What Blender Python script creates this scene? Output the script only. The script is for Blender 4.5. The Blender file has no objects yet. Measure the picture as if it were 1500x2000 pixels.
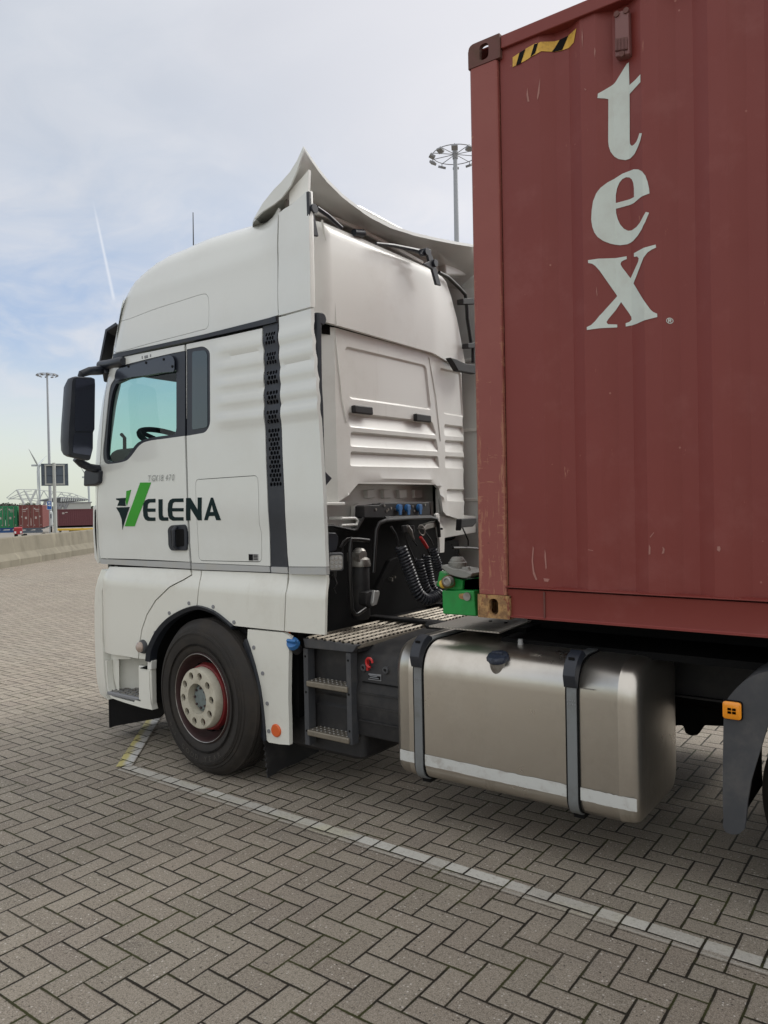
import bpy, bmesh, math, random
import numpy as np
from mathutils import Vector, Matrix
from mathutils.geometry import delaunay_2d_cdt
random.seed(7)
SC = bpy.context.scene
COL = SC.collection

# ------------------------------------------------------------------ camera
EYE = np.array([0.0, 0.0, 1.76]); FPX = 1505.0
_y, _p, _r = [math.radians(a) for a in (36.27, -0.74, -1.11)]
_f = np.array([-math.sin(_y)*math.cos(_p), math.cos(_y)*math.cos(_p), math.sin(_p)])
_rt = np.array([math.cos(_y), math.sin(_y), 0.0]); _up = np.cross(_rt, _f)
_R = math.cos(_r)*_rt + math.sin(_r)*_up; _U = -math.sin(_r)*_rt + math.cos(_r)*_up
cam_d = bpy.data.cameras.new('camera'); cam = bpy.data.objects.new('camera', cam_d); COL.objects.link(cam)
cam_d.sensor_fit = 'VERTICAL'; cam_d.sensor_height = 24.0; cam_d.lens = 24.0*FPX/2000.0
cam_d.clip_start = 0.05; cam_d.clip_end = 12000
_m = Matrix([[_R[i], _U[i], -_f[i], EYE[i]] for i in range(3)] + [[0, 0, 0, 1]])
cam.matrix_world = _m
SC.camera = cam
SC.render.resolution_x = 768; SC.render.resolution_y = 1024

# ------------------------------------------------------------------ light
SUN_DIR = Vector((0.35, 0.80, 0.84)).normalized()
sd = bpy.data.lights.new('sun', 'SUN'); sun = bpy.data.objects.new('sun', sd); COL.objects.link(sun)
sd.energy = 1.3; sd.angle = math.radians(22); sd.color = (1.0, 0.97, 0.92)
sun.rotation_euler = SUN_DIR.to_track_quat('Z', 'Y').to_euler()
SC.view_settings.view_transform = 'Standard'; SC.view_settings.look = 'None'
SC.view_settings.exposure = 0.13; SC.view_settings.gamma = 1.0


class NT:
    """tiny node-expression helper"""
    def __init__(s, tree): s.t = tree; s.t.nodes.clear()
    def n(s, typ, ins=None, **props):
        nd = s.t.nodes.new(typ)
        for k, v in props.items(): setattr(nd, k, v)
        for k, v in (ins or {}).items():
            if isinstance(v, bpy.types.NodeSocket): s.t.links.new(v, nd.inputs[k])
            else: nd.inputs[k].default_value = v
        return nd
    def m(s, op, a, b=0.0, c=0.0, clamp=False):
        nd = s.t.nodes.new('ShaderNodeMath'); nd.operation = op; nd.use_clamp = clamp
        for i, v in enumerate((a, b, c)):
            if isinstance(v, bpy.types.NodeSocket): s.t.links.new(v, nd.inputs[i])
            else: nd.inputs[i].default_value = v
        return nd.outputs[0]
    def v(s, op, a, b=(0, 0, 0), out=0):
        nd = s.t.nodes.new('ShaderNodeVectorMath'); nd.operation = op
        for i, q in enumerate((a, b)):
            if isinstance(q, bpy.types.NodeSocket): s.t.links.new(q, nd.inputs[i])
            else: nd.inputs[i].default_value = q
        return nd.outputs[out]
    def mix(s, fac, a, b, blend='MIX'):
        nd = s.t.nodes.new('ShaderNodeMix'); nd.data_type = 'RGBA'; nd.blend_type = blend
        for i, q in ((0, fac), (6, a), (7, b)):
            if isinstance(q, bpy.types.NodeSocket): s.t.links.new(q, nd.inputs[i])
            else: nd.inputs[i].default_value = q if i == 0 else ((*q, 1) if len(q) == 3 else q)
        return nd.outputs[2]
    def sstep(s, x, a, b):
        nd = s.t.nodes.new('ShaderNodeMapRange'); nd.interpolation_type = 'SMOOTHSTEP'
        for i, q in ((0, x), (1, a), (2, b), (3, 0.0), (4, 1.0)):
            if isinstance(q, bpy.types.NodeSocket): s.t.links.new(q, nd.inputs[i])
            else: nd.inputs[i].default_value = q
        return nd.outputs[0]
    def noise(s, vec, scale, detail=4, rough=0.5):
        return s.n('ShaderNodeTexNoise', {'Vector': vec, 'Scale': scale, 'Detail': detail, 'Roughness': rough}).outputs[0]
    def vmul(s, vec, k): return s.v('MULTIPLY', vec, k)


def raydir(px, py):
    return _R*((px-750)/FPX) - _U*((py-1000)/FPX) + _f


def at(px, py, X=None, Y=None, Z=None):
    """world point where the sight line through a photo pixel meets a plane of the scene"""
    d = raydir(px, py)
    if X is not None: t = (X-EYE[0])/d[0]
    elif Y is not None: t = (Y-EYE[1])/d[1]
    else: t = (Z-EYE[2])/d[2]
    return EYE + d*t


def far(px, py, D):
    d = raydir(px, py); return EYE + d*(D/math.hypot(d[0], d[1]))


def build_world():
    w = bpy.data.worlds.new('World'); SC.world = w; w.use_nodes = True
    N = NT(w.node_tree)
    out = N.n('ShaderNodeOutputWorld'); bg = N.n('ShaderNodeBackground')
    N.t.links.new(bg.outputs[0], out.inputs[0])
    sky = N.n('ShaderNodeTexSky'); sky.sky_type = 'NISHITA'; sky.sun_disc = False
    sky.sun_elevation = math.asin(SUN_DIR.z); sky.sun_rotation = math.atan2(SUN_DIR.x, SUN_DIR.y)
    sky.air_density = 1.0; sky.dust_density = 1.5; sky.ozone_density = 1.2
    d = N.v('NORMALIZE', N.n('ShaderNodeTexCoord').outputs['Generated'])
    z = N.n('ShaderNodeSeparateXYZ', {0: d}).outputs[2]
    ramp = N.n('ShaderNodeValToRGB', {0: N.m('MAXIMUM', z, 0.0)})
    cr = ramp.color_ramp; cr.interpolation = 'B_SPLINE'
    stops = [(0.0, (.70, .74, .63)), (.06, (.78, .83, .74)), (.12, (.70, .79, .82)), (.18, (.46, .59, .80)), (.25, (.40, .53, .76)),
             (.33, (.50, .60, .76)), (.42, (.60, .66, .75)), (.57, (.64, .67, .73)), (.70, (1.35, 1.35, 1.37)), (1.0, (2.7, 2.68, 2.66))]
    while len(cr.elements) < len(stops): cr.elements.new(.5)
    for e, (p, c) in zip(cr.elements, stops): e.position = p; e.color = (*c, 1)
    # cloud sheets
    sq = N.v('DIVIDE', d, N.n('ShaderNodeCombineXYZ', {0: N.m('ADD', z, .22), 1: N.m('ADD', z, .22), 2: 1.0}).outputs[0])
    wob = N.n('ShaderNodeTexNoise', {'Vector': sq, 'Scale': 1.1, 'Detail': 3.0}).outputs[1]
    p2 = N.v('ADD', sq, N.vmul(wob, (.9, .9, .3)))
    n1 = N.noise(N.vmul(p2, (1.0, 1.5, 1.0)), 1.5, 7, .55)
    n2 = N.noise(N.vmul(p2, (1.0, 1.0, 1.0)), 4.0, 6, .6)
    cl = N.m('ADD', N.m('MULTIPLY', n1, .75), N.m('MULTIPLY', n2, .25))
    c1 = N.sstep(cl, .42, .66)
    wht = N.v('DOT_PRODUCT', d, (0.10, .83, .50), out=1)
    glow = N.sstep(wht, .50, .97)
    base = N.mix(N.m('MULTIPLY', c1, N.sstep(z, .02, .20)), ramp.outputs[0], (.76, .78, .83))
    dk = N.sstep(N.noise(N.vmul(p2, (1, 1, 1)), 1.1, 5, .5), .45, .72)
    base = N.mix(N.m('MULTIPLY', N.m('MULTIPLY', dk, .75), N.sstep(z, .22, .45)), base, (.52, .56, .64))
    base = N.mix(N.m('MULTIPLY', glow, .88), base, (.96, .94, .965))
    # contrail
    a = Vector(raydir(180, 385)).normalized(); b = Vector(raydir(224, 592)).normalized()
    nrm = a.cross(b).normalized(); mid = (a+b).normalized(); along = (b-a).normalized(); half = (b-a).length/2
    dist = N.m('ABSOLUTE', N.v('DOT_PRODUCT', d, tuple(nrm), out=1))
    al = N.m('ADD', N.v('DOT_PRODUCT', d, tuple(along), out=1), -mid.dot(along))
    wdt = N.m('ADD', .0018, N.m('MULTIPLY', N.sstep(al, -half, half), .0009))
    tr = N.m('SUBTRACT', 1.0, N.m('DIVIDE', dist, wdt), clamp=True)
    lim = N.m('MULTIPLY', N.sstep(al, -half*1.05, -half*.3), N.m('SUBTRACT', 1.0, N.sstep(al, half*.85, half)))
    front = N.sstep(N.v('DOT_PRODUCT', d, tuple(mid), out=1), .8, .9)
    base = N.mix(N.m('MULTIPLY', N.m('MULTIPLY', N.m('MULTIPLY', tr, lim), front), .75), base, (.86, .89, .95))
    # unseen parts of the overcast: bright veil round the hidden sun and behind the viewer
    veil = N.sstep(N.v('DOT_PRODUCT', d, tuple(SUN_DIR), out=1), .80, 1.0)
    base = N.mix(veil, base, (3.2, 3.15, 3.05))
    back = N.sstep(N.v('DOT_PRODUCT', d, (.576, -.817, .3), out=1), -.1, .8)
    base = N.mix(N.m('MULTIPLY', back, N.sstep(z, -.02, .25)), base, (1.0, 1.0, 1.0))
    # overcast layer over the clear sky: colours are for background strength 0.1
    lit = N.v('MULTIPLY', base, (9.1, 9.1, 9.1))
    full = N.mix(.93, sky.outputs[0], lit)
    N.t.links.new(full, bg.inputs[0]); bg.inputs[1].default_value = 0.1


build_world()


# ------------------------------------------------------------------ materials
def mat(name, col, rough=.5, metal=0.0, coat=0.0, var=.06, vs=3.0, dirt=None, damt=0.0, ds=4.0, dth=.55, bump=0.0, bs=60.0,
        aniso=None, spec=.5, streak=None):
    m = bpy.data.materials.new(name); m.use_nodes = True; N = NT(m.node_tree)
    out = N.n('ShaderNodeOutputMaterial'); b = N.n('ShaderNodeBsdfPrincipled'); N.t.links.new(b.outputs[0], out.inputs[0])
    pos = N.n('ShaderNodeNewGeometry').outputs['Position']
    n = N.noise(pos, vs, 5, .6)
    c = N.mix(n, tuple(x*(1-var) for x in col), tuple(min(1, x*(1+var)) for x in col))
    r = N.m('ADD', rough-.06, N.m('MULTIPLY', N.noise(pos, vs*3.1, 4, .6), .12))
    if dirt:
        dn = N.noise(pos, ds, 7, .68)
        k = N.m('MULTIPLY', N.sstep(dn, dth-.12, dth+.14), damt)
        c = N.mix(k, c, dirt); r = N.m('ADD', r, N.m('MULTIPLY', k, .3))
    if streak:
        scol, amt, sv, th = streak
        sn = N.noise(N.vmul(pos, sv), 1.0, 6, .7)
        k = N.m('MULTIPLY', N.sstep(sn, th, th+.08), amt)
        c = N.mix(k, c, scol); r = N.m('ADD', r, N.m('MULTIPLY', k, .25))
    N.t.links.new(c, b.inputs['Base Color']); N.t.links.new(r, b.inputs['Roughness'])
    b.inputs['Metallic'].default_value = metal; b.inputs['Coat Weight'].default_value = coat
    b.inputs['Coat Roughness'].default_value = .08; b.inputs['Specular IOR Level'].default_value = spec
    h = None
    if aniso: h = N.noise(N.vmul(pos, aniso), 1.0, 4, .6)
    elif bump: h = N.noise(pos, bs, 4, .6)
    if h is not None:
        bp = N.n('ShaderNodeBump', {'Height': h, 'Strength': bump, 'Distance': .002}); N.t.links.new(bp.outputs[0], b.inputs['Normal'])
    return m


W = (.745, .765, .74)
M = dict(
    white=mat('white_paint', W, .30, coat=.7, var=.015, dirt=(.50, .46, .38), damt=.10, ds=2.3, bump=.04, bs=4),
    white_low=mat('white_fairing', (.77, .77, .71), .34, coat=.45, var=.02, dirt=(.42, .37, .28), damt=.22, ds=2.4, dth=.60,
                  streak=((.40, .35, .26), .10, (10, 10, 1.6), .60)),
    cream=mat('cream_panel', (.84, .84, .80), .36, coat=.35, var=.02, dirt=(.45, .40, .33), damt=.16, ds=2.2, dth=.6,
              streak=((.45, .40, .33), .08, (9, 9, .9), .60)),
    silver=mat('silver_strip', (.46, .47, .47), .5, metal=.25, var=.05, dirt=(.5, .48, .42), damt=.4, ds=9),
    navy=mat('dark_trim', (.020, .024, .034), .42, var=.2, dirt=(.10, .10, .10), damt=.15, ds=6),
    frame=mat('window_surround', (.022, .026, .038), .35, var=.15),
    smoke=mat('smoked_deflector', (.030, .036, .052), .22, coat=.4, var=.1),
    black=mat('black_plastic', (.016, .016, .018), .55, var=.25, dirt=(.07, .065, .06), damt=.4, ds=7, bump=.12, bs=160),
    deep=mat('black_and_shade', (.004, .004, .0045), .75, var=.3, dirt=(.02, .018, .016), damt=.2, ds=8, spec=.2),  # black parts, kept extra dark to stand for shade in gaps
    glossblk=mat('black_tube', (.012, .012, .013), .3, var=.2, dirt=(.08, .075, .07), damt=.2, ds=12),
    grey=mat('grey_plastic', (.052, .055, .062), .55, var=.15, dirt=(.14, .13, .12), damt=.4, ds=5, bump=.1, bs=140),
    rubber=mat('tyre_rubber', (.019, .016, .014), .72, var=.3, vs=9, dirt=(.055, .045, .036), damt=.5, ds=6, bump=.15, bs=90),
    redrim=mat('red_wheel', (.20, .018, .020), .5, var=.25, dirt=(.05, .025, .02), damt=.5, ds=8),
    rimdark=mat('grimy_rim', (.060, .030, .030), .6, var=.3, dirt=(.03, .022, .02), damt=.6, ds=7),
    ring=mat('ivory_wheel_cover', (.52, .49, .40), .5, var=.06, dirt=(.26, .22, .15), damt=.4, ds=14),
    hub=mat('hub_grey', (.20, .24, .24), .5, metal=.3, var=.15, dirt=(.08, .07, .06), damt=.5, ds=20),
    alu=mat('brushed_aluminium', (.62, .585, .53), .29, metal=.95, var=.06, vs=1.6, aniso=(2, 160, 160), bump=.012,
            dirt=(.36, .31, .25), damt=.35, ds=2.2, dth=.56, streak=((.36, .32, .26), .30, (4.5, 4.5, .8), .56)),
    tape=mat('white_tape', (.58, .59, .57), .5, var=.05, dirt=(.30, .26, .22), damt=.6, ds=12, dth=.6),
    strap=mat('steel_strap', (.23, .245, .255), .5, metal=.35, var=.12, dirt=(.12, .11, .09), damt=.4, ds=6),
    tread=mat('ribbed_aluminium', (.27, .24, .195), .45, metal=.6, var=.15, dirt=(.16, .14, .11), damt=.5, ds=9),
    steel=mat('bare_steel', (.34, .33, .31), .42, metal=.8, var=.15, dirt=(.12, .08, .05), damt=.5, ds=18),
    lock=mat('cast_steel', (.27, .27, .25), .55, metal=.5, var=.15, dirt=(.10, .07, .05), damt=.4, ds=25, bump=.3, bs=120),
    green=mat('green_paint', (.008, .28, .050), .42, coat=.2, var=.08, dirt=(.02, .15, .03), damt=.4, ds=14, streak=((.02, .10, .03), .3, (30, 30, 10), .6)),
    rust=mat('rusty_casting', (.22, .12, .055), .75, var=.5, vs=26, dirt=(.50, .30, .13), damt=.85, ds=34, dth=.50, bump=.6, bs=120,
             streak=((.20, .045, .035), .9, (60, 60, 22), .55)),
    orange=mat('orange_reflector', (.72, .13, .03), .35, var=.08),
    amber=mat('amber_lens', (.95, .32, .01), .25, coat=.6, var=.08),
    amberd=mat('amber_dark', (.45, .12, .01), .3),
    blue=mat('blue_plastic', (.03, .16, .42), .4, var=.1, dirt=(.1, .12, .15), damt=.3, ds=30),
    capblue=mat('navy_cap', (.018, .026, .048), .45, var=.15, dirt=(.10, .11, .13), damt=.4, ds=30),
    red=mat('red_plastic', (.50, .02, .02), .45),
    yellow=mat('yellow_paint', (.72, .46, .05), .5, var=.08, dirt=(.3, .2, .05), damt=.4, ds=20),
    logo_dk=mat('logo_dark_green', (.006, .020, .022), .6, spec=.15),
    logo_gr=mat('logo_green', (.045, .36, .028), .5, spec=.3),
    chrome=mat('chrome_letters', (.35, .35, .35), .25, metal=.9),
    lettering=mat('container_lettering', (.62, .68, .64), .55, var=.04, dirt=(.40, .36, .32), damt=.2, ds=9),
    lamp=mat('lamp_lens', (.60, .60, .58), .2, metal=.5, var=.1),
    interior=mat('cab_lining', (.075, .085, .085), .8, var=.1),
    seat=mat('seat_fabric', (.02, .022, .026), .9, var=.2),
    galv=mat('galvanised_steel', (.36, .38, .41), .5, metal=.2, var=.06),
    galvd=mat('weathered_steel', (.26, .265, .28), .6, metal=.2, var=.1),
    turb=mat('hazed_turbine_grey', (.42, .46, .48), .6),  # pale grey carries the distance haze in the colour
    signback=mat('sign_back', (.10, .125, .16), .5, metal=.2, var=.12, vs=4),
    signpost=mat('sign_post', (.42, .43, .41), .55, var=.06),
    signblue=mat('sign_blue', (.015, .11, .42), .4),
    signwhite=mat('sign_white', (.7, .72, .74), .4),
    fcgreen=mat('far_container_green', (.015, .21, .085), .55, var=.12, vs=2),
    fcred=mat('far_container_red', (.17, .048, .042), .6, var=.12, vs=2),
    fcplum=mat('far_container_plum', (.115, .030, .038), .6, var=.08, vs=1),
    trred=mat('far_trailer_red', (.32, .02, .025), .5), trblue=mat('far_trailer_blue', (.015, .08, .25), .5),
    canopy=mat('canopy_white', (.50, .53, .53), .6), canopyd=mat('canopy_underside', (.09, .095, .10), .7),
    leaf=mat('hazed_foliage', (.060, .066, .050), .9, var=.4, vs=.3), bark=mat('distant_bark', (.06, .05, .04), .9),  # foliage colour lightened to hold the distance haze
    embank=mat('rough_grass', (.16, .145, .085), .95, var=.35, vs=.4),
    terrain=mat('distant_road', (.23, .21, .18), .9, var=.15, vs=.05),
    screen=mat('label_white', (.45, .45, .45), .5),
)


def glass(name, tint, rough=.02):
    m = bpy.data.materials.new(name); m.use_nodes = True; N = NT(m.node_tree)
    out = N.n('ShaderNodeOutputMaterial'); tr = N.n('ShaderNodeBsdfTransparent', {0: (*tint, 1)})
    gl = N.n('ShaderNodeBsdfGlossy', {'Roughness': rough}); ge = N.n('ShaderNodeNewGeometry')
    c = N.m('ABSOLUTE', N.v('DOT_PRODUCT', ge.outputs['Normal'], ge.outputs['Incoming'], out=1))
    fr = N.m('ADD', .045, N.m('MULTIPLY', .95, N.m('POWER', N.m('SUBTRACT', 1.0, c), 5.0)))
    mx = N.n('ShaderNodeMixShader', {0: fr, 1: tr.outputs[0], 2: gl.outputs[0]})
    N.t.links.new(mx.outputs[0], out.inputs[0]); return m


M['glass'] = glass('tinted_glass', (.56, .76, .745)); M['wind'] = glass('windscreen_glass', (.80, .95, .91))
M['dkglass'] = mat('dark_side_glass', (.045, .072, .085), .08, coat=.5, var=.05)
M['mirror'] = mat('mirror_glass', (.10, .11, .15), .12, metal=.75, var=.05)  # dark navy base puts the mirror's dark reflection into the colour


def container_paint():
    m = bpy.data.materials.new('container_red'); m.use_nodes = True; N = NT(m.node_tree)
    out = N.n('ShaderNodeOutputMaterial'); b = N.n('ShaderNodeBsdfPrincipled'); N.t.links.new(b.outputs[0], out.inputs[0])
    pos = N.n('ShaderNodeNewGeometry').outputs['Position']
    c = N.mix(N.noise(pos, 1.1, 5, .6), (.180, .028, .022), (.228, .040, .031))
    c = N.mix(N.m('MULTIPLY', N.sstep(N.noise(pos, 5, 6, .65), .5, .72), .35), c, (.26, .075, .065))
    # scuffs and chips
    s = N.noise(N.vmul(pos, (34, 34, 5)), 1.0, 5, .75)
    gate = N.sstep(N.noise(pos, 1.7, 3), .44, .58)
    c = N.mix(N.m('MULTIPLY', N.m('MULTIPLY', N.sstep(s, .67, .71), gate), .75), c, (.44, .20, .14))
    v = N.n('ShaderNodeTexVoronoi', {'Vector': pos, 'Scale': 11.0}).outputs[0]
    c = N.mix(N.m('MULTIPLY', N.sstep(N.m('SUBTRACT', 1.0, v), .935, .965), N.m('MULTIPLY', gate, .7)), c, (.42, .19, .15))
    N.t.links.new(c, b.inputs['Base Color'])
    N.t.links.new(N.m('ADD', .46, N.m('MULTIPLY', N.noise(pos, 4, 5), .14)), b.inputs['Roughness'])
    bp = N.n('ShaderNodeBump', {'Height': N.noise(pos, 5, 3), 'Strength': .25, 'Distance': .006}); N.t.links.new(bp.outputs[0], b.inputs['Normal'])
    b.inputs['Specular IOR Level'].default_value = .5
    return m


def post_paint():
    m = bpy.data.materials.new('scuffed_post_red'); m.use_nodes = True; N = NT(m.node_tree)
    out = N.n('ShaderNodeOutputMaterial'); b = N.n('ShaderNodeBsdfPrincipled'); N.t.links.new(b.outputs[0], out.inputs[0])
    pos = N.n('ShaderNodeNewGeometry').outputs['Position']
    sp = N.n('ShaderNodeSeparateXYZ', {0: pos})
    c = N.mix(N.noise(pos, 3, 5, .6), (.230, .052, .044), (.310, .092, .074))
    s1 = N.noise(N.vmul(pos, (70, 70, 7)), 1.0, 6, .75)
    s2 = N.noise(N.vmul(pos, (12, 12, 60)), 1.0, 5, .7)
    e1 = N.sstep(sp.outputs[0], -1.90, -1.945)           # worn outer corner
    e2 = N.sstep(sp.outputs[0], -1.81, -1.785)
    edge = N.m('MAXIMUM', e1, e2)
    low = N.sstep(sp.outputs[2], 3.4, 1.4)
    thr = N.m('SUBTRACT', .70, N.m('ADD', N.m('MULTIPLY', edge, .13), N.m('MULTIPLY', low, .11)))
    k = N.sstep(N.m('SUBTRACT', N.m('MAXIMUM', s1, N.m('SUBTRACT', s2, .03)), thr), 0.0, .03)
    c = N.mix(N.m('MULTIPLY', k, .7), c, (.42, .19, .115))
    k2 = N.sstep(N.noise(pos, 22, 6, .7), .66, .70)
    c = N.mix(N.m('MULTIPLY', k2, .6), c, (.12, .04, .025))
    N.t.links.new(c, b.inputs['Base Color']); b.inputs['Roughness'].default_value = .55
    bp = N.n('ShaderNodeBump', {'Height': k, 'Strength': .3, 'Distance': -.002}); N.t.links.new(bp.outputs[0], b.inputs['Normal'])
    return m


M['cred'] = container_paint(); M['post'] = post_paint()
BW = .1067


def paver_material(name, paint=None):
    """herringbone of 2:1 concrete pavers; paint: None, 'long' or 'short' marking"""
    m = bpy.data.materials.new(name); m.use_nodes = True; N = NT(m.node_tree)
    out = N.n('ShaderNodeOutputMaterial'); b = N.n('ShaderNodeBsdfPrincipled'); N.t.links.new(b.outputs[0], out.inputs[0])
    pos = N.n('ShaderNodeNewGeometry').outputs['Position']
    wob = N.n('ShaderNodeTexNoise', {'Vector': pos, 'Scale': 9.0, 'Detail': 2.0}).outputs[1]
    posw = N.v('ADD', pos, N.v('MULTIPLY', N.v('SUBTRACT', wob, (.5, .5, .5)), (.006, .006, 0)))
    sp = N.n('ShaderNodeSeparateXYZ', {0: posw})
    u = N.m('DIVIDE', N.m('ADD', sp.outputs[0], 2.604), BW); v = N.m('DIVIDE', N.m('ADD', sp.outputs[1], -1.926), BW)
    fu = N.m('FLOOR', u); fv = N.m('FLOOR', v)
    k = N.m('FLOORED_MODULO', N.m('SUBTRACT', fu, fv), 4.0)
    eq = lambda q: N.m('COMPARE', k, q, .5)
    du = N.m('SUBTRACT', u, fu); dv = N.m('SUBTRACT', v, fv)
    mu = lambda a, q: N.m('ADD', a, N.m('MULTIPLY', eq(q), 9.0))
    e = N.m('MINIMUM', N.m('MINIMUM', mu(du, 1.0), mu(N.m('SUBTRACT', 1.0, du), 0.0)),
            N.m('MINIMUM', mu(dv, 2.0), mu(N.m('SUBTRACT', 1.0, dv), 3.0)))
    e = N.m('MULTIPLY', e, BW)
    idv = N.n('ShaderNodeCombineXYZ', {0: N.m('SUBTRACT', fu, eq(1.0)), 1: N.m('SUBTRACT', fv, eq(2.0)), 2: 0.0}).outputs[0]
    wn = N.n('ShaderNodeTexWhiteNoise', {'Vector': idv}, noise_dimensions='3D')
    rnd = wn.outputs[0]
    rc = N.n('ShaderNodeSeparateXYZ', {0: wn.outputs[1]})
    jw = N.m('ADD', .0010, N.m('MULTIPLY', N.noise(pos, 6, 3), .0056))
    joint = N.m('SUBTRACT', 1.0, N.sstep(N.m('ADD', e, N.m('MULTIPLY', N.m('ADD', N.noise(pos, 160, 3), -.5), .004)), jw, N.m('ADD', jw, .0022)))
    # stone body
    big = N.noise(pos, .45, 5, .6)
    c = N.mix(rnd, (.215, .186, .142), (.328, .287, .226))
    c = N.mix(N.m('MULTIPLY', rc.outputs[1], .35), c, (.275, .212, .170))
    c = N.mix(N.m('MULTIPLY', N.sstep(big, .35, .7), .35), c, (.325, .297, .240))
    c = N.mix(N.m('MULTIPLY', N.sstep(N.noise(pos, 2.3, 5, .65), .5, .72), .4), c, (.165, .140, .116))
    drip = N.sstep(N.noise(pos, 5.5, 4, .55), .66, .72)
    c = N.mix(N.m('MULTIPLY', drip, .35), c, (.07, .06, .05))
    oddb = N.sstep(rc.outputs[0], .93, .95)
    c = N.mix(N.m('MULTIPLY', oddb, .45), c, (.15, .118, .098))
    tread_ = N.m('MULTIPLY', N.sstep(N.noise(N.vmul(pos, (.25, 2.2, 1)), 1.0, 4, .6), .54, .62), .16)
    c = N.mix(tread_, c, (.10, .088, .075))
    gr = N.noise(pos, 190, 4, .75)
    c = N.mix(N.m('MULTIPLY', N.sstep(gr, .50, .60), .80), c, (.44, .395, .34))
    c = N.mix(N.m('MULTIPLY', N.sstep(gr, .48, .36), .70), c, (.10, .085, .068))
    g3 = N.noise(pos, 75, 3, .7)
    c = N.mix(N.m('MULTIPLY', N.sstep(g3, .52, .64), .35), c, (.40, .36, .31)); c = N.mix(N.m('MULTIPLY', N.sstep(g3, .47, .36), .45), c, (.10, .084, .068))
    vo = N.n('ShaderNodeTexVoronoi', {'Vector': pos, 'Scale': 62.0})
    vr = N.n('ShaderNodeSeparateXYZ', {0: vo.outputs['Color']})
    dot = N.m('SUBTRACT', 1.0, N.sstep(vo.outputs[0], .17, .30))
    lite = N.m('MULTIPLY', dot, N.sstep(vr.outputs[0], .74, .78)); dark = N.m('MULTIPLY', dot, N.sstep(vr.outputs[1], .78, .82))
    wear = N.m('ADD', .45, N.m('MULTIPLY', rc.outputs[2], .55))
    c = N.mix(N.m('MULTIPLY', lite, wear), c, (.62, .58, .52))
    c = N.mix(N.m('MULTIPLY', N.m('MULTIPLY', dark, wear), .85), c, (.030, .025, .022))
    if paint:
        if paint == 'long':
            q = N.m('SUBTRACT', 3.176, sp.outputs[1])     # 0 at the far edge, grows towards the viewer
        else:
            q = N.n('ShaderNodeAttribute', attribute_name='acr').outputs[2]
        rough_e = N.m('MULTIPLY', N.m('ADD', N.noise(pos, 35, 4, .7), -.5), .007)
        qq = N.m('ADD', q, rough_e)
        main = N.m('MULTIPLY', N.sstep(qq, .0, .003), N.m('SUBTRACT', 1.0, N.sstep(qq, .070, .078)))
        ghost = N.m('MULTIPLY', N.sstep(qq, .076, .080), N.m('SUBTRACT', 1.0, N.sstep(qq, .100, .110)))
        g2 = N.m('MULTIPLY', N.sstep(qq, .094, .098), N.m('SUBTRACT', 1.0, N.sstep(qq, .106, .112)))
        worn = N.m('SUBTRACT', 1.0, N.m('MULTIPLY', N.sstep(N.noise(pos, 55, 6, .7), .50, .66), .45))
        pb = N.m('ADD', .50, N.m('MULTIPLY', rnd, .45))
        amt = N.m('MULTIPLY', N.m('MULTIPLY', main, pb), worn, clamp=True)
        if paint == 'long':
            amt = N.m('MAXIMUM', amt, N.m('ADD', N.m('MULTIPLY', N.m('MULTIPLY', ghost, worn), .16), N.m('MULTIPLY', g2, .26)))
            pc = N.mix(N.m('MULTIPLY', N.sstep(N.noise(pos, 2.4, 3), .50, .7), .5), (.62, .61, .56), (.62, .58, .33))
        else:
            pc = N.mix(N.m('SUBTRACT', 1.0, N.sstep(N.m('ADD', qq, N.m('MULTIPLY', N.noise(pos, 9, 3), .05)), .045, .075)), (.62, .62, .60), (.60, .53, .20))
        c = N.mix(amt, c, pc)
    moss = N.sstep(N.noise(pos, 3.2, 6, .7), .48, .60)
    jc = N.mix(N.m('MULTIPLY', moss, .8), (.020, .016, .010), (.045, .048, .010))
    jc = N.mix(N.m('MULTIPLY', N.sstep(N.noise(pos, 1.3, 3), .55, .7), .6), jc, (.085, .072, .052))
    # moss creeping over the joint lips
    lip = N.m('MULTIPLY', N.m('SUBTRACT', 1.0, N.sstep(e, .004, .010)), N.m('MULTIPLY', moss, N.sstep(N.noise(pos, 60, 3), .5, .6)))
    c = N.mix(N.m('MULTIPLY', lip, .6), c, (.055, .058, .018))
    c = N.mix(joint, c, jc)
    N.t.links.new(c, b.inputs['Base Color']); b.inputs['Roughness'].default_value = .82
    b.inputs['Specular IOR Level'].default_value = .3
    edge = N.sstep(e, N.m('MULTIPLY', jw, .6), .011)
    h = N.m('ADD', N.m('MULTIPLY', edge, 1.0), N.m('MULTIPLY', gr, .28))
    h = N.m('ADD', h, N.m('MULTIPLY', rnd, .25)); h = N.m('SUBTRACT', h, N.m('MULTIPLY', dark, .2))
    tilt = N.m('ADD', N.m('MULTIPLY', N.m('MULTIPLY', du, N.m('ADD', rc.outputs[1], -.5)), .25), N.m('MULTIPLY', N.m('MULTIPLY', dv, N.m('ADD', rc.outputs[2], -.5)), .25))
    h = N.m('ADD', h, tilt)
    bp = N.n('ShaderNodeBump', {'Height': h, 'Strength': .8, 'Distance': .005}); N.t.links.new(bp.outputs[0], b.inputs['Normal'])
    return m


M['paver'] = paver_material('herringbone_pavers')
M['line_long'] = paver_material('painted_pavers_long', 'long'); M['line_short'] = paver_material('painted_pavers_short', 'short')


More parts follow.
